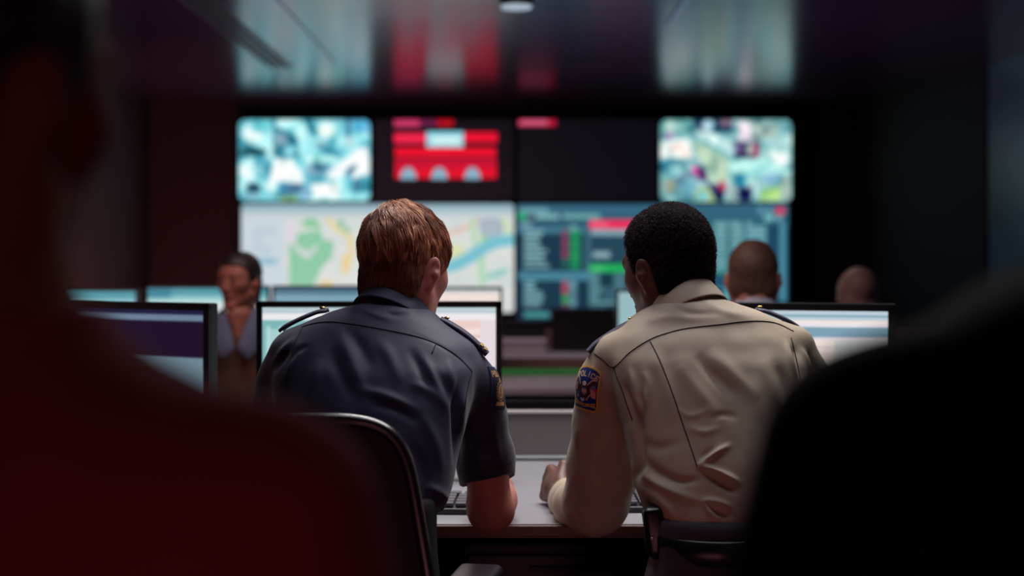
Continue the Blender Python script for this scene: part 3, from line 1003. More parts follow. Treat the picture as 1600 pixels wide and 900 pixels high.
def mat_pad(x, y, wx, wy, label):
    o = link('desk_pad', box_me((0, 0, 0.002), (wx, wy, 0.004), None, 0.001), mat('desk_pad_grey', (112, 108, 118), 0.6), None, (x, y, DESK_Z))
    return tag(o, label, 'desk pad')
# black tray standing behind the upstand
o = link('document_tray', boxes_me([((0, 0, 0.004), (0.30, 0.24, 0.008)), ((-0.15, 0, 0.03), (0.006, 0.24, 0.055)), ((0.15, 0, 0.03), (0.006, 0.24, 0.055)), ((0, 0.12, 0.03), (0.30, 0.006, 0.055))], 0.002), black_plastic, None, (0.105, 4.15, 0.80))
tag(o, 'flat black document tray on the desk shelf behind the grey upstand', 'tray')
o = link('desk_shelf', boxes_me([((0, 0, 0.79), (4.6, 0.36, 0.02)), ((-2.2, 0, 0.39), (0.03, 0.34, 0.78)), ((2.2, 0, 0.39), (0.03, 0.34, 0.78)), ((0, 0, 0.39), (0.03, 0.34, 0.78))], 0.002), desk_dark, None, (0.05, 4.10, 0))
tag(o, 'dark narrow shelf unit behind the upstand of the front desk', 'shelf')

# ------------------------------------------------------------------ the rows behind
row_top = mat('row_desktop', (150, 148, 158), 0.45)
row_brown = mat('row_brown_panel', (104, 76, 76), 0.6, noise=(6, 0.15))
def row_desk(y0, y1, ztop, x0, x1, label, panel_h, green=False):
    cx, cy = (x0 + x1) / 2, (y0 + y1) / 2
    t = empty('console_desk', (cx, cy, 0), label, 'desk')
    wd = x1 - x0
    link('desktop', box_me((0, 0, ztop - 0.015), (wd, y1 - y0, 0.03), None, 0.003), row_top, t)
    link('back_panel', box_me((0, (y1 - y0) / 2 + 0.015, (ztop + panel_h) / 2), (wd, 0.03, ztop + panel_h), None, 0.003), row_brown, t)
    if green:
        link('light_strip', box_me((0, (y1 - y0) / 2 - 0.01, ztop + 0.018), (wd, 0.012, 0.026), None, 0.003), emit('green_led', (38, 84, 42), 1.0), t)
    for sx in (-1, 0, 1):
        link('leg', box_me((sx * (wd / 2 - 0.05), 0, (ztop - 0.03) / 2), (0.05, (y1 - y0) * 0.8, ztop - 0.03)), desk_dark, t)
    return t
row_desk(5.98, 6.62, 0.735, -2.9, 1.0, 'grey console desk with green light strip in the middle row', 0.08, True)
row_desk(8.0, 8.7, 0.72, -2.7, 2.7, 'grey console desk in the row nearest the video wall', 0.12)

def top_at(py, d): return CAMZ - (py - 400) * d / F
def far_mon(px0, px1, pyt, d, cv, label, zb=0.735, ht=0.33, bez=0.012, **k):
    x0, x1 = P(px0, 0, d)[0], P(px1, 0, d)[0]
    return monitor((x0 + x1) / 2, d, zb, x1 - x0, ht, cv, label, 0, top=top_at(pyt, d), bez=bez, **k)
f1 = Canvas(80, 40, (205, 218, 216)); f1.rect(0, 0, 1, .12, (70, 150, 165)); f1.rect(0, .12, 1, .2, (150, 205, 210)); f1.rect(0, 0, .2, .14, (40, 130, 150)); f1.rect(0, .2, 1, .3, (210, 222, 218)); f1.blur(2)
f2 = Canvas(80, 40, (120, 160, 178)); f2.rect(0, 0, 1, .1, (75, 110, 130)); f2.rect(0, .1, 1, .22, (125, 165, 182)); f2.blur(2)
f3 = Canvas(80, 40, (240, 222, 216)); f3.rect(0, 0, 1, .05, (170, 190, 195)); f3.blur(1)
f4 = Canvas(60, 40, (150, 185, 192)); f4.blur(1)
YM = 6.32
far_mon(227, 421, 446, YM, f1, 'bright monitor behind the woman on the middle row, at left', zb=0.735)
far_mon(425, 603, 446, YM, f2, 'blue-grey monitor of the middle row, left of the navy officer head')
far_mon(607, 785, 448, YM, f3, 'white monitor of the middle row, right of the navy officer head')
far_mon(40, 216, 451, YM, f1, 'monitor at the far left end of the middle row, only its lit corner in view')
far_mon(962, 1130, 452, YM, f4, 'pale monitor of the middle row beside the face of the officer in tan')
# dark monitor backs in the last row
g1 = Canvas(40, 24, (120, 118, 122)); g1.blur(1)
far_mon(786, 852, 502, 8.45, None, 'small low dark monitor back under the right edge of the map display', zb=0.72, ht=0.13)
far_mon(862, 962, 482, 8.45, None, 'dark monitor back under the list display', zb=0.72, ht=0.30)
o = link('seat_cushion', box_me((0, 0, 0.04), (0.26, 0.1, 0.08), None, 0.035, 4, True), mat('headrest_grey', (150, 138, 142), 0.6), None, (P(819, 0, 7.8)[0], 7.8, 0.0))
bpy.data.objects.remove(o)
# a stack of white paper boxes standing on the row desk
o = link('storage_box', boxes_me([((0, 0, 0.035), (0.27, 0.20, 0.07)), ((0, 0, 0.079), (0.28, 0.21, 0.018))], 0.003), mat('box_card', (165, 155, 165), 0.7), None, (P(816, 0, 8.25)[0], 8.25, 0.72))
tag(o, 'pale lidded storage box on the rear row desk below the map display', 'box')

# ------------------------------------------------------------------ people: heads
def rot_head(yaw, pitch, roll=0.0):
    """yaw > 0 turns the face to the picture's right (clockwise from above), pitch > 0 nods forward"""
    return np.array(Matrix.Rotation(-yaw, 3, 'Z') @ Matrix.Rotation(-pitch, 3, 'X') @ Matrix.Rotation(roll, 3, 'Y'))

def head_mesh(h=0.0027, jaw=1.0, female=False, neck_dir=(0, -0.02, -1.0), neck_r=0.056, neck_len=0.13, chub=0.0):
    f = Field((-0.115, -0.17, -0.25), (0.115, 0.145, 0.145), h)
    f.ell((0, -0.014, 0.037), (0.076, 0.097, 0.086), k=0)
    f.ell((0, 0.030, 0.016), (0.069, 0.066, 0.080), k=0.03)
    f.ell((0, 0.036, -0.050), (0.057 * jaw, 0.050, 0.054), k=0.035)
    for s_ in (-1, 1):
        f.cap((s_ * 0.060 * jaw, 0.004, -0.054), (s_ * 0.014, 0.070, -0.098), 0.019, 0.015, k=0.025)
        f.ell((s_ * 0.045, 0.058, -0.012), (0.019, 0.022, 0.018), k=0.025)
        f.ell((s_ * 0.056, -0.03, -0.035), (0.016, 0.03, 0.03), k=0.03)
    f.ell((0, 0.076, -0.100), (0.020, 0.018, 0.016), k=0.02)
    f.cap((-0.042, 0.080, 0.031), (0.042, 0.080, 0.031), 0.010 if not female else 0.007, k=0.016)
    f.cap((0, 0.090, 0.020), (0, 0.109, -0.024), 0.0075, 0.0105, k=0.010)
    for s_ in (-1, 1):
        f.ell((s_ * 0.012, 0.101, -0.030), (0.0085, 0.010, 0.0075), k=0.006)
        f.ell((s_ * 0.032, 0.104, 0.013), (0.018, 0.016, 0.012), k=0.012, neg=True)
        f.ell((s_ * 0.031, 0.083, 0.011), (0.0155, 0.0125, 0.0085), k=0.003)
        f.ell((s_ * 0.006, 0.109, -0.037), (0.0035, 0.004, 0.004), k=0.002, neg=True)
    f.cap((-0.018, 0.091, -0.056), (0.018, 0.091, -0.056), 0.0055, k=0.006)
    f.cap((-0.015, 0.091, -0.066), (0.015, 0.091, -0.066), 0.0065, k=0.006)
    f.cap((-0.022, 0.098, -0.0608), (0.022, 0.098, -0.0608), 0.0022, k=0.003, neg=True)
    # neck
    nd = np.array(neck_dir, float); nd /= np.linalg.norm(nd)
    base = np.array([0, -0.018, -0.055])
    f.cap(base, base + nd * neck_len, neck_r, neck_r * 1.08, k=0.03)
    for s_ in (-1, 1):   # the muscles from behind the ear to the collar bone
        f.cap((s_ * 0.055, -0.022, -0.035), base + nd * neck_len + np.array([s_ * 0.02, 0.045, 0]), 0.014, 0.013, k=0.02)
        f.cap((s_ * 0.022, -0.062, -0.05), base + nd * neck_len + np.array([s_ * 0.022, -0.03, 0]), 0.020, 0.024, k=0.02)
    # ears
    for s_ in (-1, 1):
        Rm = np.array(Matrix.Rotation(-s_ * R(24), 3, 'Z') @ Matrix.Rotation(R(-10), 3, 'X') @ Matrix.Rotation(s_ * R(8), 3, 'Y'))
        c = np.array([s_ * 0.083, -0.010, -0.012])
        f.ell(c, (0.0075, 0.0190, 0.033), Rm, k=0.004)
        f.ell(c + Rm @ np.array([0, 0.003, -0.026]), (0.006, 0.010, 0.011), Rm, k=0.008)
        f.ell(c + Rm @ np.array([s_ * 0.0075, 0.003, 0.006]), (0.0055, 0.0115, 0.019), Rm, k=0.003, neg=True)
        f.cap(c + Rm @ np.array([s_ * 0.002, 0.004, 0.019]), c + Rm @ np.array([s_ * 0.002, -0.006, -0.010]), 0.0035, 0.003, k=0.003)
        f.ell(c + Rm @ np.array([s_ * 0.003, 0.012, -0.004]), (0.004, 0.004, 0.006), Rm, k=0.003)
        f.cap((s_ * 0.068, 0.002, -0.012), c + Rm @ np.array([0, 0.008, 0]), 0.014, 0.010, k=0.008)
    return f.mesh()

def hair_field(thick, h=0.003, hairline=0.055, nape=-0.075, side=-0.0, fade=0.0, front=0.075, extra=None):
    f = Field((-0.12, -0.16, -0.13), (0.12, 0.13, 0.165), h)
    f.ell((0, -0.014, 0.037), (0.076 + thick, 0.097 + thick, 0.086 + thick * 1.1), k=0)
    f.ell((0, 0.030, 0.030), (0.0665 + thick * .5, 0.060 + thick * .8, 0.076 + thick), k=0.03)
    f.ell((0, -0.040, -0.035), (0.056 + thick * .5, 0.046 + thick * .4, 0.05), k=0.04)
    for s_ in (-1, 1):
        f.ell((s_ * 0.044, -0.036, -0.035), (0.029 + thick * .4, 0.032, 0.052), k=0.03)
    if extra: extra(f)
    # cut away the face and below the hairline
    X = f.ax[0][:, None, None]; Y = f.ax[1][None, :, None]; Z = f.ax[2][None, None, :]
    # hairline height as a function of y: nape at the back, over the ear, up the temple, forehead
    yy = f.ax[1]
    hl = np.interp(yy, [-0.16, -0.06, -0.034, -0.026, 0.010, 0.018, 0.030, 0.046, 0.066, 0.09, 0.13],
                   [nape, nape, nape + 0.022, 0.012 + side, 0.024 + side, -0.012, -0.008, 0.050, hairline + .01, hairline + 0.01, hairline + 0.012])
    d = (hl[None, :, None] - Z) * 0.55 + 0 * X
    f.v = -smin(-f.v, -d.astype(np.float32), 0.008)
    return f

def xf(V, O, M, s=1.0):
    return np.asarray(V) @ np.asarray(M).T * s + np.asarray(O)

def strands(roots, normals, dirfn, length, lift, n, seg, rad, cols, rng, curl=0.0, surf=None, guides=0):
    """hair: each strand a thin three-sided tube grown from a root along a direction field; returns verts, faces, colours"""
    i = rng.randint(0, len(roots), n)
    p = roots[i] + rng.normal(0, 0.0012, (n, 3))
    nn = normals[i]
    Ls = length(p) * rng.uniform(0.65, 1.15, n)
    lf = lift(p) * rng.uniform(0.5, 1.3, n)
    clump = noise3(p, 55, 4)[:, None] * np.array([1, .4, .3]) + noise3(p, 95, 8)[:, None] * np.array([.3, .6, .5])
    pts = [p]
    q = p.copy()
    for k in range(1, seg):
        d = dirfn(q) + clump * 0.62 + rng.normal(0, 0.06, (n, 3))
        cn = surf(q)
        d = d - (d * cn).sum(1)[:, None] * cn
        d /= np.linalg.norm(d, axis=1)[:, None] + 1e-9
        t = k / (seg - 1)
        rise = lf * (math.cos(PI * min(t * 1.1, 1)) * 1.0 + 0.15) / (seg - 1) * 1.6
        q = q + d * (Ls / (seg - 1))[:, None] + cn * rise[:, None]
        pts.append(q.copy())
    pts = np.stack(pts, 1)                       # n, seg, 3
    if guides:
        gi = rng.choice(n, guides, replace=False)
        G = pts[gi]
        nearest = np.empty(n, int)
        for a0 in range(0, n, 1000):
            dd = ((p[a0:a0 + 1000, None] - G[None, :, 0]) ** 2).sum(2)
            nearest[a0:a0 + 1000] = dd.argmin(1)
        tt = (np.linspace(0, 1, seg) ** 1.3)[None, :, None] * 0.78
        off = (pts[:, :1] - G[nearest][:, :1])
        tgt = G[nearest] + off * 0.30
        pts = pts * (1 - tt) + tgt * tt
    t = np.gradient(pts, axis=1)
    t /= np.linalg.norm(t, axis=2)[..., None] + 1e-9
    a = np.cross(t, nn[:, None, :]); a /= np.linalg.norm(a, axis=2)[..., None] + 1e-9
    b_ = np.cross(a, t)
    rr = rad * np.linspace(1.0, 0.3, seg)[None, :, None] * rng.uniform(0.7, 1.3, (n, 1, 1))
    V = np.stack([pts + rr * (math.cos(th) * a * 1.5 + math.sin(th) * b_) for th in (0.5, 2.6, 4.7)], 2)  # n,seg,3,3
    base = (np.arange(n) * seg * 3)[:, None, None] + (np.arange(seg - 1) * 3)[None, :, None]
    j = np.arange(3)[None, None, :]; j2 = (j + 1) % 3
    Q = np.stack([base + j, base + j2, base + j2 + 3, base + j + 3], -1).reshape(-1, 4)
    cols = np.array([s2l(c) for c in cols])
    ci = np.clip((noise3(p, 70, 2) * 0.6 + 0.5 + rng.normal(0, 0.16, n)) * (len(cols) - 1), 0, len(cols) - 1.001)
    i0 = ci.astype(int); fr = (ci - i0)[:, None]
    cc = cols[i0] * (1 - fr) + cols[np.minimum(i0 + 1, len(cols) - 1)] * fr
    CC = np.repeat(cc, seg * 3, axis=0)
    return V.reshape(-1, 3), Q, CC

def skull_normal(q):
    c = np.array([0, -0.008, 0.03]); r2 = np.array([0.080, 0.100, 0.092]) ** 2
    g = (q - c) / r2
    low = q[:, 2] < 0.0
    g[low, 2] *= 0.15
    return g / (np.linalg.norm(g, axis=1)[:, None] + 1e-9)

def ring_me(rings, close=True):
    """loft between rings (each n x 3)"""
    n = len(rings[0])
    V = np.concatenate(rings)
    Fc = []
    for i in range(len(rings) - 1):
        for j in range(n if close else n - 1):
            Fc.append([i * n + j, i * n + (j + 1) % n, (i + 1) * n + (j + 1) % n, (i + 1) * n + j])
    return V, Fc

def eyes_and_brows(root, O, M, iris, brow, white=(205, 195, 190)):
    for s_ in (-1, 1):
        bm = bmesh.new()
        bmesh.ops.create_uvsphere(bm, u_segments=16, v_segments=12, radius=0.0112)
        me = bpy.data.meshes.new('e'); bm.to_mesh(me); bm.free()
        me.transform(Matrix.Translation((s_ * 0.0315, 0.0842, 0.0112)))
        for p_ in me.polygons: p_.use_smooth = True
        me.transform(Matrix.Translation(Vector(O)) @ Matrix(M.tolist()).to_4x4())
        e = link('eye', me, mat('eye_white_%d' % white[0], white, 0.35, spec=0.3), root, world=True)
        bm = bmesh.new()
        bmesh.ops.create_circle(bm, cap_ends=True, radius=0.0052, segments=16)
        me = bpy.data.meshes.new('i'); bm.to_mesh(me); bm.free()
        me.transform(Matrix.Translation((s_ * 0.0315, 0.0957, 0.0112)) @ Matrix.Rotation(-PI / 2, 4, 'X'))
        me.transform(Matrix.Translation(Vector(O)) @ Matrix(M.tolist()).to_4x4())
        i_ = link('iris', me, mat('iris', iris, 0.1), e, world=True)
        if brow is not None:
            pts = spline([(s_ * 0.014, 0.0935, 0.026), (s_ * 0.03, 0.0905, 0.031), (s_ * 0.047, 0.078, 0.027)], 8)
            V, Fc = tube_np(pts, [0.0025, .003, .003, .003, .0028, .0025, .002, .001], 6)
            link('eyebrow', mesh_np(xf(V, O, M), Fc), mat('brow_%d_%d' % (brow[0], brow[1]), brow, 0.8), root, world=True)

# ------------------------------------------------------------------ people: hands
def hand(f, W, D, U, side, curl=(0.9, 1.0, 1.05, 1.1), size=1.0, thumb=0.6, spread=0.06):
    """add a hand to a field. W wrist, D direction of the palm, U back-of-hand normal; side: +1 thumb towards D x U ... """
    W = np.asarray(W, float)
    D = np.asarray(D, float); D = D / np.linalg.norm(D)
    U = np.asarray(U, float); U = U - (U @ D) * D; U = U / np.linalg.norm(U)
    T = np.cross(D, U) * side
    s = size
    PL = 0.088 * s
    # palm out of four metacarpals
    for j in range(4):
        x = (0.030 - j * 0.020) * s
        f.cap(W + T * x * 0.55 + D * 0.012 * s, W + T * x + D * (PL - 0.004 * abs(j - 1)) , 0.0135 * s, 0.0125 * s, k=0.012)
    f.cap(W - D * 0.01, W + D * 0.045 * s, 0.021 * s, 0.024 * s, k=0.015, flat=(U, 1.25))
    lens = [(0.040, 0.024, 0.020), (0.045, 0.028, 0.021), (0.041, 0.026, 0.021), (0.032, 0.020, 0.019)]
    for j in range(4):
        x = (0.030 - j * 0.020) * s
        p = W + T * x + D * (PL - 0.004 * abs(j - 1))
        a = 0
        for q in range(3):
            a += curl[j] * (0.85, 1.05, 0.75)[q]
            d = D * math.cos(a) - U * math.sin(a) + T * spread * (1.5 - j) * math.cos(a)
            d /= np.linalg.norm(d)
            e = p + d * lens[j][q] * s
            r = (0.0092, 0.0083, 0.0075)[q] * s * (0.9 if j == 3 else 1)
            f.cap(p, e, r, r * 0.92, k=0.004)
            p = e
    p0 = W + T * 0.022 * s + D * 0.018 * s
    d1 = D * 0.75 + T * 0.75 - U * 0.25; d1 /= np.linalg.norm(d1)
    p1 = p0 + d1 * 0.042 * s
    d2 = D * (1 - thumb * .3) + T * 0.15 - U * thumb; d2 /= np.linalg.norm(d2)
    p2 = p1 + d2 * 0.032 * s
    d3 = D * (1 - thumb * .6) - T * 0.35 - U * thumb; d3 /= np.linalg.norm(d3)
    p3 = p2 + d3 * 0.026 * s
    f.cap(p0, p1, 0.0155 * s, 0.0115 * s, k=0.012)
    f.cap(p1, p2, 0.0112 * s, 0.0098 * s, k=0.005)
    f.cap(p2, p3, 0.0098 * s, 0.0082 * s, k=0.004)

# ------------------------------------------------------------------ office chair
chair_metal = mat('chair_black_frame', (20, 20, 25), 0.28, spec=0.7)
chair_mesh = mat('chair_black_mesh', (9, 10, 14), 0.85)
def office_chair(x, y, rz, label, top=0.985, seat=0.47, wtop=0.42, wbot=0.34, group='office chairs', bottom=0.60, arm=0.70):
    """faces +y"""
    t = empty('office_chair', (x, y, 0), label, 'office chair', group, rz)
    seat_y = 0.28
    # back: rounded frame, leaning
    def bp_(u, v):
        """u -1..1 across, v 0..1 up"""
        wd = (wbot + (wtop - wbot) * v) / 1.0
        return np.array([u * wd / 1.0 * 0.5 * 1.12, -0.03 * v + 0.035 * (1 - abs(u) ** 2) * -1 + 0.02, bottom + (top - bottom) * v])
    rim = []
    def sup(a):
        c, s_ = math.cos(a), math.sin(a)
        e = 0.32
        return (math.copysign(abs(c) ** e, c), 0.5 + 0.5 * math.copysign(abs(s_) ** e, s_))
    for k in range(72):
        u, v = sup(k / 72 * 2 * PI)
        rim.append(bp_(u, v))
    rim = np.array(rim)
    V, Fc = [], []
    n = 10
    for k in range(72):
        tg = rim[(k + 1) % 72] - rim[k - 1]; tg /= np.linalg.norm(tg)
        a = np.array([0, 1.0, 0]); b_ = np.cross(tg, a); b_ /= np.linalg.norm(b_)
        for j in range(n):
            th = j / n * 2 * PI
            V.append(rim[k] + 0.011 * math.cos(th) * a * 1.3 + 0.011 * math.sin(th) * b_)
    for k in range(72):
        for j in range(n):
            k2 = (k + 1) % 72
            Fc.append([k * n + j, k * n + (j + 1) % n, k2 * n + (j + 1) % n, k2 * n + j])
    link('back_frame', mesh_np(V, Fc), chair_metal, t)
    V, N1 = [], 22
    for jj in range(N1 + 1):
        for ii in range(N1 + 1):
            u, v = ii / N1 * 2 - 1, jj / N1
            # squeeze the square into the rounded outline
            uu, vv = u, v * 2 - 1
            k_ = max((abs(uu) ** 6 + abs(vv) ** 6) ** (1 / 6) / max(abs(uu), abs(vv), 1e-6), 1e-3) if max(abs(uu), abs(vv)) > 1e-5 else 1.0
            V.append(bp_(uu / k_ * .985, 0.5 + vv / k_ * 0.5 * .985))
    i = np.arange(N1)[:, None] * (N1 + 1) + np.arange(N1)[None, :]
    Q = np.stack([i, i + 1, i + N1 + 2, i + N1 + 1], -1).reshape(-1, 4)
    V = np.array(V)
    V2 = V - np.array([0, 0.006, 0])
    VV = np.concatenate([V, V2]); QQ = np.concatenate([Q, Q[:, ::-1] + len(V)])
    link('backrest', mesh_np(VV, QQ), chair_mesh, t)
    link('back_post', tube_me(spline([(0, -0.06, bottom + 0.12), (0, -0.075, bottom), (0, -0.04, seat - 0.08), (0, 0.12, seat - 0.09), (0, 0.26, seat - 0.08)], 20), 0.022, 10, sx=1.6), chair_metal, t)
    bm = bmesh.new()
    bm_box(bm, (0, seat_y, seat - 0.035), (0.50, 0.48, 0.075), None, 0.034, 5)
    me = bpy.data.meshes.new('s'); bm.to_mesh(me); bm.free()
    for p_ in me.polygons: p_.use_smooth = True
    link('seat', me, chair_mesh, t)
    for s_ in (-1, 1):
        a = link('armrest', box_me((s_ * 0.285, 0.24, arm), (0.085, 0.27, 0.03), None, 0.014, 4, True), mat('armrest_pad', (36, 32, 44), 0.35), t)
        link('armrest_post', tube_me(spline([(s_ * 0.285, 0.24, arm - 0.012), (s_ * 0.29, 0.235, 0.55), (s_ * 0.27, 0.24, seat - 0.08), (s_ * 0.16, 0.26, seat - 0.085)], 18), 0.014, 8, sx=1.5), chair_metal, a)
    link('gas_column', tube_me([(0, seat_y, seat - 0.07), (0, seat_y, 0.20), (0, seat_y, 0.199), (0, seat_y, 0.09)], [0.024, 0.024, 0.032, 0.032], 16), chair_metal, t)
    for k in range(5):
        a = k / 5 * 2 * PI + 0.3
        cx, cy = math.cos(a), math.sin(a)
        l = link('base_arm', tube_me([(0, seat_y, 0.115), (cx * 0.15, seat_y + cy * 0.15, 0.105), (cx * 0.30, seat_y + cy * 0.30, 0.075)], [0.026, 0.02, 0.015], 8), chair_metal, t)
        ax = np.array([-cy, cx, 0])
        c0 = np.array([cx * 0.30, seat_y + cy * 0.30, 0.028])
        link('caster', tube_me([c0 - ax * 0.022, c0 + ax * 0.022], 0.028, 16), black_plastic, l)
    return t

# ------------------------------------------------------------------ clothing helpers
def bvh_of(V, Q):
    return BVHTree.FromPolygons([tuple(v) for v in V], [tuple(int(a) for a in q) for q in Q])

def on_cloth(bvh, pts_px, off=0.0007, n=40):
    """run a line over the garment's back as seen from the seat behind: returns surface points"""
    out = []
    o = Vector((0, 0, CAMZ))
    for (x, y) in spline(pts_px, n):
        d = Vector(((x - 800) / F, 1.0, -(y - 400) / F)).normalized()
        h = bvh.ray_cast(o, d)
        if h[0] is not None:
            nn = h[1] if h[1].dot(d) < 0 else -h[1]
            out.append(np.array(h[0] + nn * off))
    return np.array(out)

def seam(bvh, pts, m, root, name='seam', r=0.0011, n=44):
    p = on_cloth(bvh, pts, 0.0003, n)
    if len(p) < 4: return None
    p[1:-1] = (p[:-2] + p[1:-1] * 2 + p[2:]) / 4
    V, Fc = tube_np(p, r, 6, up=(0, 1, 0.01))
    return link(name, mesh_np(V, Fc), m, root, world=True)

def badge(bvh, c, nrm_, up, w_, h_, cv, root, name='arm_badge', outline=None, off=0.0012, thick=0.0014):
    """an embroidered patch laid over the sleeve. c: point inside the sleeve, nrm_: outward"""
    nn = Vector(nrm_).normalized(); u = Vector(up); u = (u - u.dot(nn) * nn).normalized(); r_ = u.cross(nn).normalized()
    H, W = cv.H, cv.W
    gx = np.linspace(-w_ / 2, w_ / 2, W); gy = np.linspace(h_ / 2, -h_ / 2, H)
    V = np.zeros((H, W, 3)); ok = np.ones((H, W), bool)
    c = Vector(c)
    dep = np.full((H // 4 + 1, W // 4 + 1), np.nan)
    for a in range(dep.shape[0]):
        for b_ in range(dep.shape[1]):
            x, y = gx[min(b_ * 4, W - 1)], gy[min(a * 4, H - 1)]
            o = c + r_ * x + u * y + nn * 0.2
            hh = bvh.ray_cast(o, -nn)
            if hh[0] is not None and hh[3] < 0.27:
                dep[a, b_] = 0.2 - hh[3]
    dep = np.where(np.isnan(dep), np.nanmin(dep), dep)
    for _ in range(3):
        q = np.pad(dep, 1, mode='edge'); dep = (q[:-2, 1:-1] + q[2:, 1:-1] + q[1:-1, :-2] + q[1:-1, 2:] + 2 * dep) / 6
    A = np.clip(np.arange(H) / 4, 0, dep.shape[0] - 1.001); B = np.clip(np.arange(W) / 4, 0, dep.shape[1] - 1.001)
    i, j = A.astype(int), B.astype(int); fa, fb = (A - i)[:, None], (B - j)[None, :]
    D = dep[i][:, j] * (1 - fa) * (1 - fb) + dep[i + 1][:, j] * fa * (1 - fb) + dep[i][:, j + 1] * (1 - fa) * fb + dep[i + 1][:, j + 1] * fa * fb
    D = D + off + thick
    c, nn, u, r_ = map(np.array, (c, nn, u, r_))
    V = c + gx[None, :, None] * r_ + gy[:, None, None] * u + D[..., None] * nn
    idx = np.arange(H - 1)[:, None] * W + np.arange(W - 1)[None, :]
    Q = np.stack([idx, idx + W, idx + W + 1, idx + 1], -1).reshape(-1, 4)
    if outline is not None:
        gm = outline(*np.meshgrid((np.arange(W) + .5) / W, (np.arange(H) + .5) / H)).ravel()
        Q = Q[gm[Q].all(1)]
    V = V.reshape(-1, 3)
    col = cv.lin().reshape(-1, 3)
    # give it thickness: a back layer and a rim
    Vb = V - nn * thick * 2
    E = np.concatenate([Q[:, [k, (k + 1) % 4]] for k in range(4)])
    key = np.minimum(E[:, 0], E[:, 1]) * 10 ** 7 + np.maximum(E[:, 0], E[:, 1])
    uq, inv, cnt = np.unique(key, return_inverse=True, return_counts=True)
    bE = E[cnt[inv] == 1]
    rim = np.stack([bE[:, 1], bE[:, 0], bE[:, 0] + len(V), bE[:, 1] + len(V)], 1)
    me = mesh_np(np.concatenate([V, Vb]), np.concatenate([Q, rim]), True, np.concatenate([col, col]))
    return link(name, me, colour_mat('embroidery', 0.75, 0.2), root, world=True)

# ------------------------------------------------------------------ the two officers
seam_dark = mat('thread_navy', (8, 8, 16), 0.9)
seam_tan = mat('thread_tan', (44, 34, 30), 0.9)
skin_l = mat('skin_fair', (188, 120, 106), 0.55, noise=(40, 0.08), bump=(300, 0.15, 0.001), sss=0.15)
skin_d = mat('skin_dark', (98, 58, 46), 0.5, noise=(40, 0.08), bump=(300, 0.15, 0.001), sss=0.08)
navy = weave('navy_cloth', (38, 37, 68), 0.62, sheen=0.15, spec=0.35)
tan = weave('tan_cloth', (182, 165, 142), 0.62, sheen=0.1, spec=0.35)
dark_trouser = weave('trouser_cloth', (13, 13, 20), 0.9, sheen=0.0)
purple_trouser = weave('trouser_brown', (52, 40, 56), 0.8)
leather = mat('black_leather', (12, 12, 14), 0.35)

def rows_of(rows):
    out = []
    for (py, x0, x1, dc, ry) in rows:
        z = P(0, py, dc)[2]
        out.append((z, P(x0, 0, dc)[0], P(x1, 0, dc)[0], dc - ry, dc + ry))
    return out

def torso_frill(V, Q, seed, amp=0.0016):
    N = vnormals(V, Q)
    d = noise3(V * np.array([1, 1, .55]), 17, seed) * amp + noise3(V * np.array([1, 1, .7]), 38, seed + 2) * amp * 0.35
    return V + N * d[:, None]

def shirt(rows, arms, lo, hi, h=0.0042, n=2.3, cuts=(), extra=None):
    f = Field(lo, hi, h)
    f.stack(rows_of(rows), n=n)
    if extra: extra(f)
    g = Field(lo, hi, h)
    for path, cut, hollow in arms:
        g2 = Field(lo, hi, h)
        for a, b_ in zip(path[:-1], path[1:]):
            g2.cap(a[0], b_[0], a[1], b_[1], k=0.03)
        if cut: g2.plane(cut[0], cut[1], 0.004)
        if hollow:
            for a, b_ in zip(path[hollow:-1], path[hollow + 1:]):
                g2.cap(a[0], b_[0], a[1] - 0.007, b_[1] - 0.006, k=0.004, neg=True)
        g.v = np.minimum(g.v, g2.v)
    for c in cuts: f.plane(c[0], c[1], 0.006)
    f.v = smin(f.v, g.v, 0.035)
    V, Q = f.mesh()
    return relax(V, Q, 4), Q

def lower_body(root, hip, knees, cloth, belt=None, hem_z=None, toe=0.14, pelvis=(0.165, 0.125, 0.10), hw=0.125):
    hip = np.asarray(hip, float)
    K = [np.asarray(k, float) for k in knees]
    lo = np.minimum(np.minimum(hip - 0.25, K[0] - 0.15), K[1] - 0.15); lo[2] = 0.03
    hi = np.maximum(np.maximum(hip + 0.25, K[0] + 0.15), K[1] + 0.15)
    if hem_z: hi[2] = max(hi[2], hem_z + 0.03)
    f = Field(lo, hi, 0.009)
    f.ell(hip, pelvis, k=0)
    if hem_z: f.stack([(hip[2] - 0.02, hip[0] - 0.16, hip[0] + 0.16, hip[1] - 0.125, hip[1] + 0.12), (hem_z - 0.08, hip[0] - hw, hip[0] + hw, hip[1] - 0.108, hip[1] + 0.128), (hem_z + 0.02, hip[0] - hw, hip[0] + hw, hip[1] - 0.09, hip[1] + 0.14)], k=0.04)
    for s_, kn in zip((-1, 1), K):
        f.cap(hip + (s_ * 0.085, 0.03, -0.01), kn, 0.082, 0.062, k=0.04)
        f.cap(kn, (kn[0], kn[1] - 0.03, 0.11), 0.060, 0.048, k=0.03)
    if hem_z: f.plane((0, 0, hem_z), (0, 0, 1), 0.005)
    V, Q = f.mesh()
    V = torso_frill(relax(V, Q, 3), Q, 5, 0.003)
    link('trousers', mesh_np(V, Q), cloth, root, world=True)
    for kn in K:
        f = Field((kn[0] - 0.08, kn[1] - 0.16, -0.01), (kn[0] + 0.08, kn[1] + 0.24, 0.14), 0.007)
        f.cap((kn[0], kn[1] - 0.05, 0.045), (kn[0], kn[1] + 0.14, 0.036), 0.045, 0.038, k=0)
        f.cap((kn[0], kn[1] - 0.03, 0.05), (kn[0], kn[1] - 0.03, 0.10), 0.046, 0.044, k=0.03)
        f.plane((0, 0, 0.001), (0, 0, -1), 0.003)
        V, Q = f.mesh()
        link('shoe', mesh_np(relax(V, Q, 2), Q), leather, root, world=True)

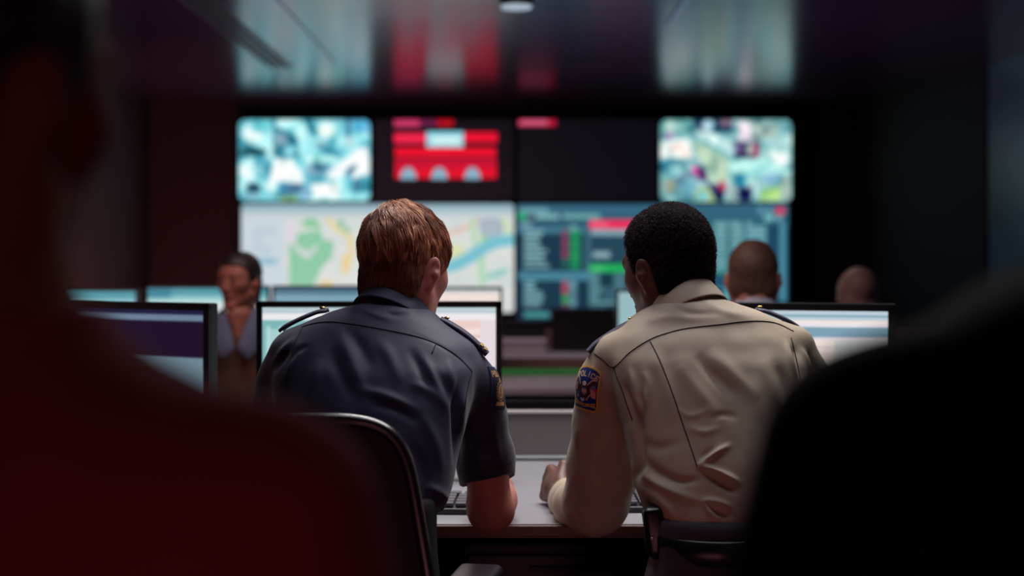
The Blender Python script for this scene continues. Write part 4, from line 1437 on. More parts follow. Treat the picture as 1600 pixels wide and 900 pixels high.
def epaulette(root, pts, m, half=0.024, name='epaulette', th=0.0032, bars=None, button=None, dy=0.0):
    """strap over the shoulder: pts (px, py, depth) along its length"""
    p = spline([P(*q) for q in pts], 26)
    n = len(p)
    tg = np.gradient(p, axis=0); tg /= np.linalg.norm(tg, axis=1)[:, None]
    Y = np.array([0, 1.0, dy]); Y /= np.linalg.norm(Y)
    up = np.cross(tg, Y); up *= np.sign(up[:, 2])[:, None]; up /= np.linalg.norm(up, axis=1)[:, None]
    K = 11
    rings = []
    for i in range(n):
        hw = half * (1.0 if i > 2 else 0.82 + 0.06 * i)
        u = np.linspace(-1, 1, K)
        topc = p[i] + Y * (u * hw)[:, None] + up[i] * (th - 0.004 * u ** 4)[:, None]
        botc = p[i] + Y * (u[::-1] * hw)[:, None] + up[i] * (-0.001 - 0.004 * u ** 4)[:, None]
        rings.append(np.concatenate([topc, botc]))
    V, Fc = ring_me(rings)
    m2 = len(rings[0])
    Fc.append(list(range(m2))[::-1]); Fc.append([(n - 1) * m2 + j for j in range(m2)])
    e = link(name, mesh_np(V, Fc), m, root, world=True)
    if bars:
        for (a, b_) in bars:
            rr = []
            for i in np.linspace(a * (n - 1), b_ * (n - 1), 6):
                i0 = min(int(i), n - 2); fr = i - i0
                c = p[i0] * (1 - fr) + p[i0 + 1] * fr
                u = np.linspace(-0.92, 0.92, K)
                rr.append(c + Y * (u * half)[:, None] + up[i0] * (th + 0.0012 - 0.004 * u ** 4)[:, None])
            V, Fc = ring_me(rr, False)
            me = mesh_np(V, Fc)
            bm = bmesh.new(); bm.from_mesh(me); bmesh.ops.solidify(bm, geom=bm.faces[:], thickness=0.0008); bm.to_mesh(me); bm.free()
            link('gold_bar', me, mat('gold_braid', (206, 160, 92), 0.4, metal=0.3), e, world=True)
    if button:
        c = p[int(button * (n - 1))] + up[int(button * (n - 1))] * (th + 0.002)
        bm = bmesh.new(); bmesh.ops.create_uvsphere(bm, u_segments=14, v_segments=8, radius=0.006)
        me = bpy.data.meshes.new('b'); bm.to_mesh(me); bm.free()
        me.transform(Matrix.Translation(Vector(c)) @ Matrix.Diagonal((1, 1, .5, 1)))
        link('button', me, mat('brass', (190, 150, 80), 0.3, metal=1.0), e, world=True)
    return e

def collar(root, c, rx, ry, yaw, tilt, roll, m, h=0.022, flare=1.17, drop=0.030, seam_m=None):
    M = np.array(Matrix.Rotation(-yaw, 3, 'Z') @ Matrix.Rotation(-tilt, 3, 'X') @ Matrix.Rotation(roll, 3, 'Y'))
    a = np.linspace(0, 2 * PI, 72, endpoint=False)
    back = 0.5 - 0.5 * np.sin(a)          # 1 at the back (-y)
    def ring(r, z, w_=0.0):
        return np.stack([np.cos(a) * rx * r, np.sin(a) * ry * r, z + w_ * back], 1)
    rings = [ring(0.97, -0.028), ring(0.955, 0.0), ring(0.965, h - 0.003), ring(0.985, h), ring(1.01, h - 0.002),
             ring(1.06, h - 0.013), ring(1.12, h - 0.026 - 0.001), ring(flare, h - drop, -0.006), ring(flare - 0.012, h - drop - 0.0025, -0.006), ring(1.08, h - drop + 0.004)]
    V, Fc = ring_me([xf(r_, c, M) for r_ in rings])
    o = link('collar', mesh_np(V, Fc), m, root, world=True)
    sd = o.modifiers.new('s', 'SUBSURF'); sd.levels = 1; sd.render_levels = 1
    return o

# ---------------------------------------------------------------- officer in navy
D0 = 2.75
root = empty('police_officer', (P(565, 0, 2.6)[0], 2.6, 0.0), 'person in a navy short-sleeved uniform shirt leaning on the desk, sandy hair, seen from behind', 'person')
n_rows = [(468, 580, 650, 2.785, .072), (476, 554, 662, 2.778, .086), (487, 514, 676, 2.77, .096), (500, 480, 692, 2.762, .103), (516, 456, 710, 2.755, .112), (540, 438, 732, 2.74, .122),
          (575, 428, 744, 2.715, .130), (625, 428, 738, 2.685, .134), (680, 434, 724, 2.655, .134), (735, 438, 713, 2.625, .128), (765, 440, 708, 2.61, .124), (790, 440, 696, 2.595, .120), (840, 440, 699, 2.57, .12), (905, 432, 706, 2.55, .125)]
armR = [(P(712, 566, 2.75), .044), (P(738, 606, 2.765), .048), (P(748, 650, 2.79), .050), (P(758, 710, 2.83), .054), (P(766, 790, 2.87), .060)]
armL = [(P(462, 556, 2.75), .046), (P(446, 600, 2.765), .050), (P(436, 650, 2.79), .052), (P(426, 710, 2.83), .054), (P(418, 790, 2.87), .058)]
cutR = (P(762, 753, 2.85), (0.20, -0.25, -1)); cutL = (P(424, 753, 2.85), (-0.20, -0.25, -1))
lo, hi = (P(370, 0, 2.8)[0], 2.36, 0.70), (P(830, 0, 2.8)[0], 3.02, P(0, 450, 2.75)[2])
V, Q = shirt(n_rows, [(armR, cutR, 2), (armL, cutL, 2)], lo, hi, cuts=[(P(690, 802, 2.56), (-0.06, -0.1, -1))])
n_folds = [
    ([(532, 522), (548, 562), (568, 615)], 3.6, 11), ([(518, 545), (532, 585), (552, 625)], -3, 10), ([(540, 512), (562, 540), (582, 575)], -3.2, 10), ([(590, 530), (610, 560), (625, 600)], 2.5, 10),
    ([(463, 528), (445, 545), (423, 573)], 3.5, 5), ([(452, 548), (440, 560), (428, 580)], -6, 5), ([(470, 530), (462, 560), (440, 600)], 2.5, 6), ([(480, 540), (466, 548), (455, 565)], -3, 4),
    ([(640, 545), (655, 572), (672, 612)], -3.2, 8), ([(660, 556), (680, 592), (706, 640)], 3.8, 8), ([(676, 575), (695, 608), (714, 650)], -3.4, 8), ([(700, 560), (706, 590), (712, 622)], 3, 6),
    ([(640, 600), (670, 610), (700, 640)], 2.5, 8), ([(560, 610), (600, 618), (650, 640)], 3.0, 8), ([(580, 632), (620, 640), (655, 660)], -3, 8), ([(500, 560), (490, 600), (480, 640)], 3, 10),
    ([(712, 600), (713, 650), (714, 730)], -9, 6), ([(726, 600), (724, 650), (728, 700)], 3, 6), ([(738, 640), (742, 690), (750, 740)], 2.5, 7), ([(770, 660), (776, 700), (782, 736)], 2, 6),
    ([(660, 650), (680, 690), (690, 740)], 3, 9), ([(640, 690), (660, 730), (665, 790)], -3, 9), ([(500, 470), (560, 482), (620, 490)], 1.5, 8), ([(600, 488), (620, 492), (640, 489)], -2.5, 4), ([(560, 482), (585, 492), (610, 500)], 1.5, 4),
    ([(664, 760), (690, 772), (706, 790)], 4, 7), ([(680, 790), (700, 800)], -3, 6), ([(640, 519), (684, 538), (726, 566)], -0.8, 2.5)]
V = torso_frill(V, Q, 3, 0.0022)
V = fold(V, Q, n_folds, 1.35)
sh = link('shirt', mesh_np(V, Q), navy, root, world=True)
sd = sh.modifiers.new('s', 'SUBSURF'); sd.levels = 0; sd.render_levels = 1
bv = bvh_of(V, Q)
seam(bv, [(472, 511), (493, 505), (517, 503), (545, 506), (577, 511), (620, 519), (651, 526), (684, 538), (715, 557), (738, 581)], seam_dark, root, r=0.0012)
seam(bv, [(474, 510), (463, 532), (456, 556), (451, 585), (450, 612)], seam_dark, root)
seam(bv, [(738, 580), (733, 596), (729, 615), (726, 640)], seam_dark, root)
seam(bv, [(681, 538), (678, 545), (675, 552)], seam_dark, root, n=10)
seam(bv, [(722, 738), (745, 736), (770, 730), (800, 722)], seam_dark, root, 'cuff_stitching', 0.0006)
epaulette(root, [(512, 484, 2.775), (495, 487, 2.775), (470, 497, 2.77), (448, 508, 2.765), (438, 516, 2.765)], navy, 0.024, button=0.12)
epaulette(root, [(688, 499, 2.765), (704, 507, 2.765), (726, 521, 2.76), (746, 538, 2.76), (761, 553, 2.76)], navy, 0.026, th=0.006, bars=[(0.78, 0.84), (0.88, 0.94)], button=0.12)
collar(root, P(620, 488, 2.785), 0.066, 0.076, R(26), R(34), R(5), navy, h=0.028, flare=1.24, drop=0.044)

# arm badge of the navy shirt: gold lettering over a seal
cv = Canvas(96, 130, (22, 24, 46))
sh_in = lambda x, y, m=0.0: ((np.abs(x - .5) < .5 - m) & (y > m * .8) & (y < 0.55)) | ((y >= .55) & (y < 1 - m) & (np.abs(x - .5) < (.5 - m) * np.sqrt(np.clip(1 - ((y - .55) / (.45 - m * .5)) ** 2, 0, 1))))
cv.put(sh_in(cv.X, cv.Y, 0.0) & ~sh_in(cv.X, cv.Y, 0.035), (52, 66, 112))
for i, ch in enumerate('POLICE'):
    for st in GLY[ch]:
        cv.line([(0.10 + i * .136 + u * .10, .12 + v * .12 - 0.02 * math.sin(PI * (i + .5) / 6)) for u, v in st], 0.011, (196, 146, 92))
cv.ell(.5, .30, .055, .04, (190, 140, 90)); cv.ell(.5, .54, .27, .22, (186, 138, 92)); cv.ell(.5, .54, .235, .19, (60, 48, 50))
cv.noise_ = None
for k in range(24):
    a = k / 24 * 2 * PI
    cv.ell(.5 + .25 * math.cos(a), .54 + .205 * math.sin(a), .018, .013, (70, 52, 48))
cv.ell(.5, .55, .19, .155, (188, 140, 94)); cv.poly([(.47, .42), (.55, .44), (.56, .56), (.50, .62), (.46, .54)], (40, 34, 46)); cv.poly([(.40, .60), (.60, .60), (.62, .66), (.38, .66)], (120, 92, 70))
cv.poly([(.30, .78), (.70, .78), (.73, .86), (.27, .86)], (190, 140, 88))
badge(bv, P(750, 612, 2.775), (0.84, -0.53, 0.16), (0.13, 0.0, 1), 0.068, 0.088, cv, root, outline=lambda x, y: sh_in(x, y, 0.0))

# body: head and neck, trunk, arms and hands in one mesh
def officer_body(root, hv, hq, rows, pieces, skin, lo, hi, cut_top, cut_low=0.86):
    f = Field(lo, hi, 0.008)
    f.stack(rows_of(rows), off=0.014)
    f.plane((0, 0, cut_top), (0, 0, 1), 0.01)
    f.plane((0, 0, cut_low), (0, 0, -1), 0.01)
    parts = [(hv, hq), f.mesh()]
    parts += pieces
    V, Q = [], []
    o = 0
    for v, q in parts:
        V.append(v); Q.append(q + o); o += len(v)
    return link('body', mesh_np(np.concatenate(V), np.concatenate(Q)), skin, root, world=True)

HO = P(632, 422, 2.81); HM = rot_head(R(36), R(14), R(-3)) @ np.diag((0.92, 0.92, 1.02))
nb = np.array(P(628, 505, 2.775))
nd = np.linalg.inv(HM) @ (nb - HO)
hv, hq = head_mesh(0.0026, neck_dir=nd - np.array([0, -0.018, -0.055]), neck_r=0.055, neck_len=0.12)
hvw = xf(hv, HO, HM)
f = Field(P(700, 860, 2.8) - (0, 0.02, 0.02), (P(860, 0, 3.2)[0], 3.32, P(0, 690, 2.8)[2]), 0.0034)
el_ = P(766, 795, 2.872); wr = P(782, 766, 3.085)
f.cap(P(758, 700, 2.84), el_, 0.047, 0.040, k=0)
f.cap(el_, el_ * .55 + wr * .45, 0.042, 0.040, k=0.03)
f.cap(el_ * .55 + wr * .45, wr, 0.040, 0.026, k=0.03)
f.cap(el_ + (0.0, -0.012, -0.006), el_ + (0.012, 0, -0.004), 0.030, 0.030, k=0.02)
hand(f, wr, (0.16, 0.97, 0.02), (0.95, -0.2, 0.3), -1, curl=(0.9, 1.0, 1.1, 1.1), thumb=0.6, spread=0.0)
pr = f.mesh()
f = Field(P(340, 860, 2.8) - (0.06, 0.02, 0.02), (P(520, 0, 2.8)[0] + .1, 3.32, P(0, 690, 2.8)[2]), 0.005)
el2 = P(418, 795, 2.872); wr2 = P(470, 770, 3.06)
f.cap(P(426, 700, 2.84), el2, 0.047, 0.040, k=0)
f.cap(el2, wr2, 0.042, 0.026, k=0.03)
hand(f, wr2, (0.35, 0.93, -0.08), (0, 0, 1), 1, curl=(0.35, 0.4, 0.45, 0.5), thumb=0.3)
plh = f.mesh()
officer_body(root, hvw, hq, n_rows, [(relax(*pr, 2), pr[1]), (relax(*plh, 2), plh[1])], skin_l, lo, hi, P(0, 480, 2.75)[2])
eyes_and_brows(root, HO, HM, (60, 80, 90), (120, 80, 52))

# hair: close-cropped below, longer brushed locks above
hf = hair_field(0.0050, 0.0032, hairline=0.062, nape=-0.078, side=-0.002)
bvv, bq = hf.mesh()
bvv = relax(bvv, bq, 2)
bnn = vnormals(bvv, bq)
hair_col = colour_mat('hair_strands', 0.42, 0.55)
under = mat('hair_under', (104, 64, 46), 0.8)
hb = link('hair', mesh_np(xf(bvv, HO, HM), bq), under, root, world=True)
crown = np.array([-0.010, -0.050, 0.120])
outer = skull_normal(bvv)
ok = (bnn * outer).sum(1) > 0.3
r_all, n_all = bvv[ok], outer[ok]
def flow(q):
    d = q - crown
    d = d / (np.linalg.norm(d, axis=1)[:, None] + 0.02)
    sw = np.cross(np.array([0, 0, 1.0]), d) * 0.35
    return d * 1.0 + sw * np.clip((q[:, 2:3] - 0.03) / 0.08, 0, 1) + np.array([0, 0, -1.0]) * np.clip(1.1 - q[:, 2:3] / 0.11, 0.15, 1.6) + np.array([0.12, 0, 0])
browns = [(80, 44, 30), (134, 80, 56), (176, 110, 78), (212, 146, 108), (236, 184, 146)]
zsel = r_all[:, 2]
top = zsel > 0.015 + 0.012 * noise3(r_all, 40, 6)
low = ~top | (zsel < 0.04)
V1, Q1, C1 = strands(r_all[low], n_all[low], flow, lambda p: np.full(len(p), 0.020) * np.interp(p[:, 2], [-0.08, -0.03, 0.05], [0.5, .9, 1.4]), lambda p: np.full(len(p), 0.002), 5200, 5, 0.00042,
                     [(78, 44, 30), (108, 64, 44), (136, 84, 58), (160, 104, 74)], RNG, surf=skull_normal, guides=650)
V2, Q2, C2 = strands(r_all[top], n_all[top], flow, lambda p: np.interp(p[:, 2], [0.0, 0.05, 0.12], [0.028, 0.048, 0.052]), lambda p: np.interp(p[:, 2], [0.0, 0.05, 0.12], [0.005, 0.012, 0.011]) * (1 + 0.8 * noise3(p, 60, 12)), 9500, 8, 0.00046, browns, RNG, surf=skull_normal, guides=330)
VV = np.concatenate([V1, V2]); QQ = np.concatenate([Q1, Q2 + len(V1)]); CC = np.concatenate([C1, C2])
link('hair_strands', mesh_np(xf(VV, HO, HM), QQ, True, CC), hair_col, hb, world=True)
hipn = np.array([P(565, 0, 2.55)[0], 2.53, 0.575])
lower_body(root, hipn, [hipn + (-0.16, 0.44, -0.01), hipn + (0.13, 0.45, -0.01)], dark_trouser, hem_z=0.86, hw=0.134)

# ---------------------------------------------------------------- officer in tan
root = empty('police_officer', (P(1120, 0, 2.6)[0], 2.6, 0.0), 'person in a tan uniform shirt with blue arm patch, black hair, seen from behind', 'person')
t_rows = [(458, 1052, 1108, 2.79, .070), (466, 1034, 1130, 2.784, .084), (477, 1014, 1162, 2.778, .095), (490, 994, 1200, 2.77, .104), (505, 974, 1222, 2.765, .112), (524, 960, 1240, 2.75, .122),
          (560, 952, 1256, 2.725, .132), (610, 958, 1264, 2.695, .138), (660, 972, 1264, 2.665, .140), (715, 984, 1256, 2.63, .138), (760, 992, 1244, 2.605, .134), (790, 1004, 1232, 2.59, .13), (832, 1018, 1216, 2.575, .122), (850, 1022, 1212, 2.57, .118)]
tArmL = [(P(956, 560, 2.755), .044), (P(948, 602, 2.765), .053), (P(948, 660, 2.785), .062), (P(944, 725, 2.825), .069), (P(930, 786, 2.872), .061), (P(908, 792, 2.96), .053), (P(890, 783, 3.045), .042)]
tArmR = [(P(1238, 545, 2.755), .046), (P(1250, 600, 2.765), .056), (P(1260, 660, 2.785), .060), (P(1282, 725, 2.825), .064), (P(1300, 786, 2.872), .060), (P(1290, 792, 2.96), .052), (P(1262, 783, 3.045), .040)]
cutL = (P(884, 781, 3.052), (-0.30, 0.95, 0.05)); cutR = (P(1258, 781, 3.052), (-0.3, 0.95, 0.05))
lo, hi = (P(850, 0, 2.8)[0] - .02, 2.36, 0.715), (P(1370, 0, 2.8)[0], 3.14, P(0, 438, 2.75)[2])
V, Q = shirt(t_rows, [(tArmL, cutL, 5), (tArmR, cutR, 5)], lo, hi, cuts=[(P(1060, 836, 2.5), (-0.28, -0.1, -1))])
t_folds = [
    ([(1087, 553), (1115, 585), (1152, 622)], -5, 10), ([(1060, 570), (1090, 610), (1130, 660)], 3, 12), ([(1110, 545), (1150, 590), (1185, 625)], 3.5, 12), ([(1020, 545), (1040, 600), (1060, 660)], 2.5, 11),
    ([(983, 575), (992, 604), (998, 645)], 3.4, 6), ([(1006, 580), (1014, 604), (1008, 640)], 2.8, 6), ([(976, 600), (984, 630), (992, 668)], -6, 6), ([(1000, 612), (1003, 640), (1000, 680)], -5, 5),
    ([(994, 640), (998, 680), (1001, 725), (990, 750)], -9, 7), ([(1092, 728), (1112, 712), (1140, 696)], 6, 4.5), ([(1092, 728), (1120, 737), (1155, 754)], 7, 5), ([(1095, 718), (1115, 700)], -3, 5), ([(1100, 738), (1125, 752), (1150, 770)], -5, 6),
    ([(1097, 782), (1118, 784), (1142, 792)], 5, 4.5), ([(1100, 786), (1110, 800), (1126, 817)], 4, 3.5), ([(1110, 792), (1122, 798), (1142, 806)], -4, 5), ([(998, 733), (1020, 752), (1050, 768), (1095, 784)], 5, 7),
    ([(1005, 718), (1030, 738), (1062, 752), (1092, 750)], -4.5, 6), ([(1010, 765), (1035, 785), (1058, 815)], 4, 7), ([(1000, 770), (1020, 795), (1042, 820)], -3, 5), ([(1060, 640), (1080, 650), (1110, 640)], 1.6, 5), ([(1075, 668), (1100, 675), (1125, 668)], 2, 6), ([(1110, 655), (1130, 648), (1150, 652)], -2, 5),
    ([(1000, 690), (1030, 700), (1070, 690)], -2, 9), ([(905, 665), (902, 690), (906, 720)], 3, 7), ([(968, 640), (964, 680), (970, 720)], 2.5, 8), ([(945, 690), (935, 730), (945, 770)], -2, 12), ([(935, 560), (925, 590), (912, 620)], 2, 6),
    ([(978, 720), (985, 745), (975, 775)], 4, 8), ([(960, 790), (930, 800), (900, 790)], -3, 7), ([(895, 745), (888, 765), (884, 790)], 3, 5), ([(915, 800), (900, 790), (893, 770)], -4, 4), ([(885, 760), (893, 790), (905, 812)], -4, 4),
    ([(1238, 540), (1246, 560), (1252, 590)], -6, 4), ([(1252, 545), (1262, 565), (1268, 590)], 4, 4), ([(1262, 550), (1272, 575), (1278, 600)], -4, 4), ([(1228, 535), (1236, 560), (1245, 590)], 3, 4), ([(1190, 560), (1205, 600), (1220, 640)], 2.5, 11), ([(1215, 570), (1225, 600), (1232, 640)], -3, 8),
    ([(1045, 475), (1075, 488), (1120, 490)], -2, 5), ([(1100, 470), (1130, 486), (1170, 494)], 1.8, 6), ([(1010, 505), (1040, 495), (1090, 500)], 1.5, 6)]
V = torso_frill(V, Q, 8, 0.0024)
V = fold(V, Q, t_folds, 1.4)
sh = link('shirt', mesh_np(V, Q), tan, root, world=True)
sd = sh.modifiers.new('s', 'SUBSURF'); sd.levels = 0; sd.render_levels = 1
bv = bvh_of(V, Q)
seam(bv, [(928, 552), (942, 562), (959, 574), (985, 550), (1017, 530), (1045, 520), (1070, 514), (1100, 510), (1128, 507), (1158, 503), (1190, 502), (1215, 506), (1240, 518)], seam_tan, root, r=0.0012, n=70)
seam(bv, [(1015, 532), (1026, 553), (1037, 578), (1052, 618), (1066, 660), (1078, 695), (1089, 728)], seam_tan, root)
seam(bv, [(959, 574), (965, 592), (973, 612), (980, 634), (988, 656)], seam_tan, root)
seam(bv, [(1236, 528), (1241, 548), (1246, 570), (1250, 592)], seam_tan, root)
epaulette(root, [(993, 499, 2.775), (975, 507, 2.775), (950, 522, 2.77), (930, 536, 2.765), (918, 549, 2.765)], navy, 0.023, button=0.1)
epaulette(root, [(1182, 483, 2.775), (1198, 486, 2.775), (1218, 494, 2.77), (1234, 502, 2.77), (1246, 510, 2.77)], navy, 0.023, button=0.1)
collar(root, P(1069, 486, 2.785), 0.067, 0.077, R(-26), R(33), R(-5), tan, h=0.031, flare=1.22, drop=0.046)
# cuff of the left sleeve
def cuff(path_a, path_b, r0, r1, m, root, btn=True):
    a, b_ = np.asarray(path_a), np.asarray(path_b)
    t_ = (b_ - a) / np.linalg.norm(b_ - a)
    u = np.cross(t_, (0, 0, 1)); u /= np.linalg.norm(u); v = np.cross(u, t_)
    an = np.linspace(0, 2 * PI, 40, endpoint=False)
    rings = []
    for s_, r_ in ((0, r0 * .98), (0, r0), (0.25, (r0 * .75 + r1 * .25) * 1.03), (0.6, (r0 * .4 + r1 * .6) * 1.02), (1, r1), (1, r1 - 0.004), (0.1, r0 - 0.006)):
        w_ = r_ * (1 + 0.04 * np.sin(an * 3 + s_ * 4))
        rings.append(a + t_ * np.linalg.norm(b_ - a) * s_ + np.cos(an)[:, None] * u * w_[:, None] * 0.92 + np.sin(an)[:, None] * v * w_[:, None] * 1.08)
    V, Fc = ring_me(rings)
    return link('cuff', mesh_np(V, Fc), m, root, world=True)
cuff(P(899, 787, 2.995), P(882, 779, 3.065), 0.047, 0.040, tan, root)
cuff(P(1278, 787, 2.995), P(1258, 779, 3.065), 0.047, 0.040, tan, root)

# arm patch: eagle, flags and ribbon on blue with a gold border
cv = Canvas(180, 250, (34, 52, 122))
def pin(x, y, m=0.0):
    top = 0.115 * (2 * np.abs(x - .5)) ** 2.2
    r_ = .16
    ax, ay = np.abs(x - .5), y
    body = (ax < .5 - m) & (ay > top + m * .72) & (ay < 1 - m * .72)
    c1_ = ~((ax > .5 - r_) & (y > 1 - r_ * .72) & (((ax - (.5 - r_)) / (r_ - m)) ** 2 + ((y - (1 - r_ * .72)) / ((r_ - m) * .72)) ** 2 > 1))
    c2_ = ~((ax > .5 - r_) & (y < .115 + r_ * .5) & (((ax - (.5 - r_)) / (r_ - m)) ** 2 + ((y - (.115 + r_ * .5)) / ((r_ - m) * .9)) ** 2 > 1))
    return body & c1_ & c2_
cv.put(pin(cv.X, cv.Y) & ~pin(cv.X, cv.Y, 0.06), (214, 160, 72))
cv.put(pin(cv.X, cv.Y, 0.02) & ~pin(cv.X, cv.Y, 0.035), (236, 190, 100))
arc_text(cv, 'POLICE', .5, .84, .66, -0.50, 0.50, .105, .075, (230, 200, 150), .0125)
brn = (84, 52, 44)
cv.poly([(.13, .27), (.22, .30), (.30, .42), (.40, .50), (.38, .58), (.28, .60), (.20, .55), (.15, .45)], brn)
cv.poly([(.90, .30), (.78, .28), (.66, .36), (.58, .46), (.60, .58), (.70, .60), (.80, .54), (.88, .42)], brn)
cv.line([(.13, .27), (.22, .33), (.30, .43)], .012, (214, 190, 160)); cv.line([(.88, .28), (.74, .30), (.60, .42)], .014, (214, 190, 160))
cv.poly([(.38, .40), (.60, .40), (.64, .60), (.58, .70), (.42, .70), (.36, .58)], (96, 60, 50)); cv.ell(.47, .40, .085, .052, (236, 226, 224)); cv.poly([(.36, .39), (.42, .37), (.42, .44)], (226, 168, 70)); cv.ell(.45, .385, .012, .01, (30, 20, 30))
cv.rect(.40, .48, .60, .515, (40, 84, 150)); cv.poly([(.40, .515), (.60, .515), (.60, .60), (.50, .655), (.40, .60)], (226, 150, 150))
for i in range(3): cv.rect(.43 + i * .06, .52, .45 + i * .06, .62, (236, 215, 215))
cv.poly([(.70, .47), (.80, .40), (.95, .50), (.88, .70), (.74, .64)], (214, 60, 84))
for i in range(4): cv.line([(.72 + i * .045, .50 + .01 * i), (.78 + i * .04, .68)], .007, (240, 225, 225))
cv.poly([(.74, .42), (.86, .40), (.86, .50), (.76, .50)], (100, 130, 180))
cv.poly([(.08, .46), (.16, .42), (.20, .55), (.10, .60)], (216, 130, 130)); cv.poly([(.10, .42), (.17, .39), (.18, .46), (.11, .48)], (150, 150, 190))
cv.ell(.24, .64, .05, .035, (50, 130, 90)); cv.ell(.24, .70, .04, .025, (200, 160, 70)); cv.line([(.60, .74), (.68, .66), (.76, .60)], .014, (224, 180, 110)); cv.ell(.60, .745, .035, .024, (226, 180, 90))
cv.poly([(.36, .72), (.44, .74), (.52, .72), (.52, .78), (.44, .82), (.36, .78)], (198, 206, 220))
cv.poly([(.10, .77), (.22, .82), (.50, .845), (.74, .82), (.92, .79), (.88, .84), (.93, .90), (.76, .89), (.50, .915), (.24, .89), (.10, .88), (.14, .83)], (222, 174, 82))
arc_text(cv, 'SECURITY', .5, -.02, .90, -0.30, 0.30, .035, .045, (50, 44, 60), .0065, down=True)
badge(bv, P(936, 608, 2.775), (-0.50, -0.86, 0.12), (0.16, -0.08, 1), 0.064, 0.086, cv, root, outline=lambda x, y: pin(x, y, 0.0))

HO = P(1044, 423, 2.82); HM = rot_head(R(-40), R(13), R(2)) @ np.diag((0.91, 0.91, 1.0))
nb = np.array(P(1062, 500, 2.785))
nd = np.linalg.inv(HM) @ (nb - HO)
hv, hq = head_mesh(0.0026, neck_dir=nd - np.array([0, -0.018, -0.055]), neck_r=0.059, neck_len=0.12)
hvw = xf(hv, HO, HM)
f = Field(P(815, 850, 2.9) - (0, 0.02, 0.02), (P(960, 0, 2.9)[0], 3.32, P(0, 700, 2.95)[2]), 0.0032)
wr = P(878, 769, 3.08)
f.cap(P(915, 792, 2.93), wr, 0.038, 0.027, k=0)
hand(f, wr, (-0.34, 0.90, 0.10), (-0.95, -0.25, 0.25), 1, curl=(1.25, 1.35, 1.4, 1.4), thumb=0.7, spread=0.0)
pr = f.mesh()
f = Field(P(1170, 850, 2.9) - (0, 0.02, 0.02), (P(1360, 0, 2.9)[0], 3.32, P(0, 700, 2.95)[2]), 0.005)
wr2 = P(1256, 779, 3.09)
f.cap(P(1290, 792, 2.93), wr2, 0.038, 0.026, k=0)
hand(f, wr2, (-0.35, 0.93, -0.05), (0, 0, 1), -1, curl=(0.4, 0.45, 0.5, 0.55), thumb=0.3)
plh = f.mesh()
officer_body(root, hvw, hq, t_rows, [(relax(*pr, 2), pr[1]), (relax(*plh, 2), plh[1])], skin_d, lo, hi, P(0, 475, 2.75)[2])
eyes_and_brows(root, HO, HM, (30, 20, 16), (24, 16, 16))
hf = hair_field(0.0085, 0.0030, hairline=0.088, nape=-0.078, side=-0.002)
bvv, bq = hf.mesh()
bvv = relax(bvv, bq, 2)
bnn = vnormals(bvv, bq)
dn = (noise3(bvv, 130, 1) * 0.0013 + noise3(bvv, 260, 2) * 0.0008)
hb = link('hair', mesh_np(xf(bvv + bnn * dn[:, None], HO, HM), bq), mat('hair_black', (16, 11, 15), 0.95, spec=0.1, bump=(500, 0.8, 0.002)), root, world=True)
# short tight curls
outer = skull_normal(bvv)
ok = ((bnn * outer).sum(1) > 0.3)
rts, nm = bvv[ok], bnn[ok]
n = 9000
i = RNG.randint(0, len(rts), n)
p0, nn_ = rts[i] + RNG.normal(0, 0.001, (n, 3)), nm[i]
a = np.cross(nn_, RNG.normal(0, 1, (n, 3))); a /= np.linalg.norm(a, axis=1)[:, None]
b_ = np.cross(nn_, a)
keep = p0[:, 2] > -0.03 + 0.02 * RNG.rand(n)
lenf = np.where(keep, 1.0, 0.35)
pts = []
for k in range(6):
    th = k * 1.15
    pts.append(p0 + nn_ * (k * 0.00075 * lenf)[:, None] + (np.cos(th) * a + math.sin(th) * b_) * 0.0015 * lenf[:, None])
pts = np.stack(pts, 1)
V = np.stack([pts + 0.00042 * (math.cos(th) * a[:, None] + math.sin(th) * nn_[:, None]) for th in (0.5, 2.6, 4.7)], 2)
base = (np.arange(n) * 18)[:, None, None] + (np.arange(5) * 3)[None, :, None]
j = np.arange(3)[None, None, :]; j2 = (j + 1) % 3
QQ = np.stack([base + j, base + j2, base + j2 + 3, base + j + 3], -1).reshape(-1, 4)
link('hair_curls', mesh_np(xf(V.reshape(-1, 3), HO, HM), QQ), mat('curl_black', (58, 36, 46), 0.8, spec=0.25), hb, world=True)
hipt = np.array([P(1120, 0, 2.55)[0], 2.54, 0.575])
lower_body(root, hipt, [hipt + (-0.19, 0.43, -0.01), hipt + (0.15, 0.45, -0.01)], purple_trouser, hem_z=0.83, hw=0.120)
# duty belt with a pouch on the left hip
bp0 = np.array([hipt[0], 2.557, 0.80])
an = np.linspace(0, 2 * PI, 48, endpoint=False)
rings = [np.stack([bp0[0] + np.cos(an) * (0.123 + e), bp0[1] + np.sin(an) * (0.120 + e), np.full(48, z)], 1) for e, z in ((0, .755), (.006, .757), (.006, .798), (0, .80))]
V, Fc = ring_me(rings)
bl = link('belt', mesh_np(V, Fc), leather, root, world=True)
link('radio_pouch', box_me(P(1023, 828, 2.52) + (0, 0, 0), (0.036, 0.05, 0.085), Matrix.Rotation(R(-8), 3, 'Y'), 0.010, 3, True), leather, bl, world=True)
bm = bmesh.new(); bmesh.ops.create_uvsphere(bm, u_segments=12, v_segments=8, radius=0.0035)
me = bpy.data.meshes.new('b'); bm.to_mesh(me); bm.free(); me.transform(Matrix.Translation(Vector(P(1019, 842, 2.492))))
link('snap', me, mat('snap_steel', (200, 170, 165), 0.3, metal=0.6), bl, world=True)

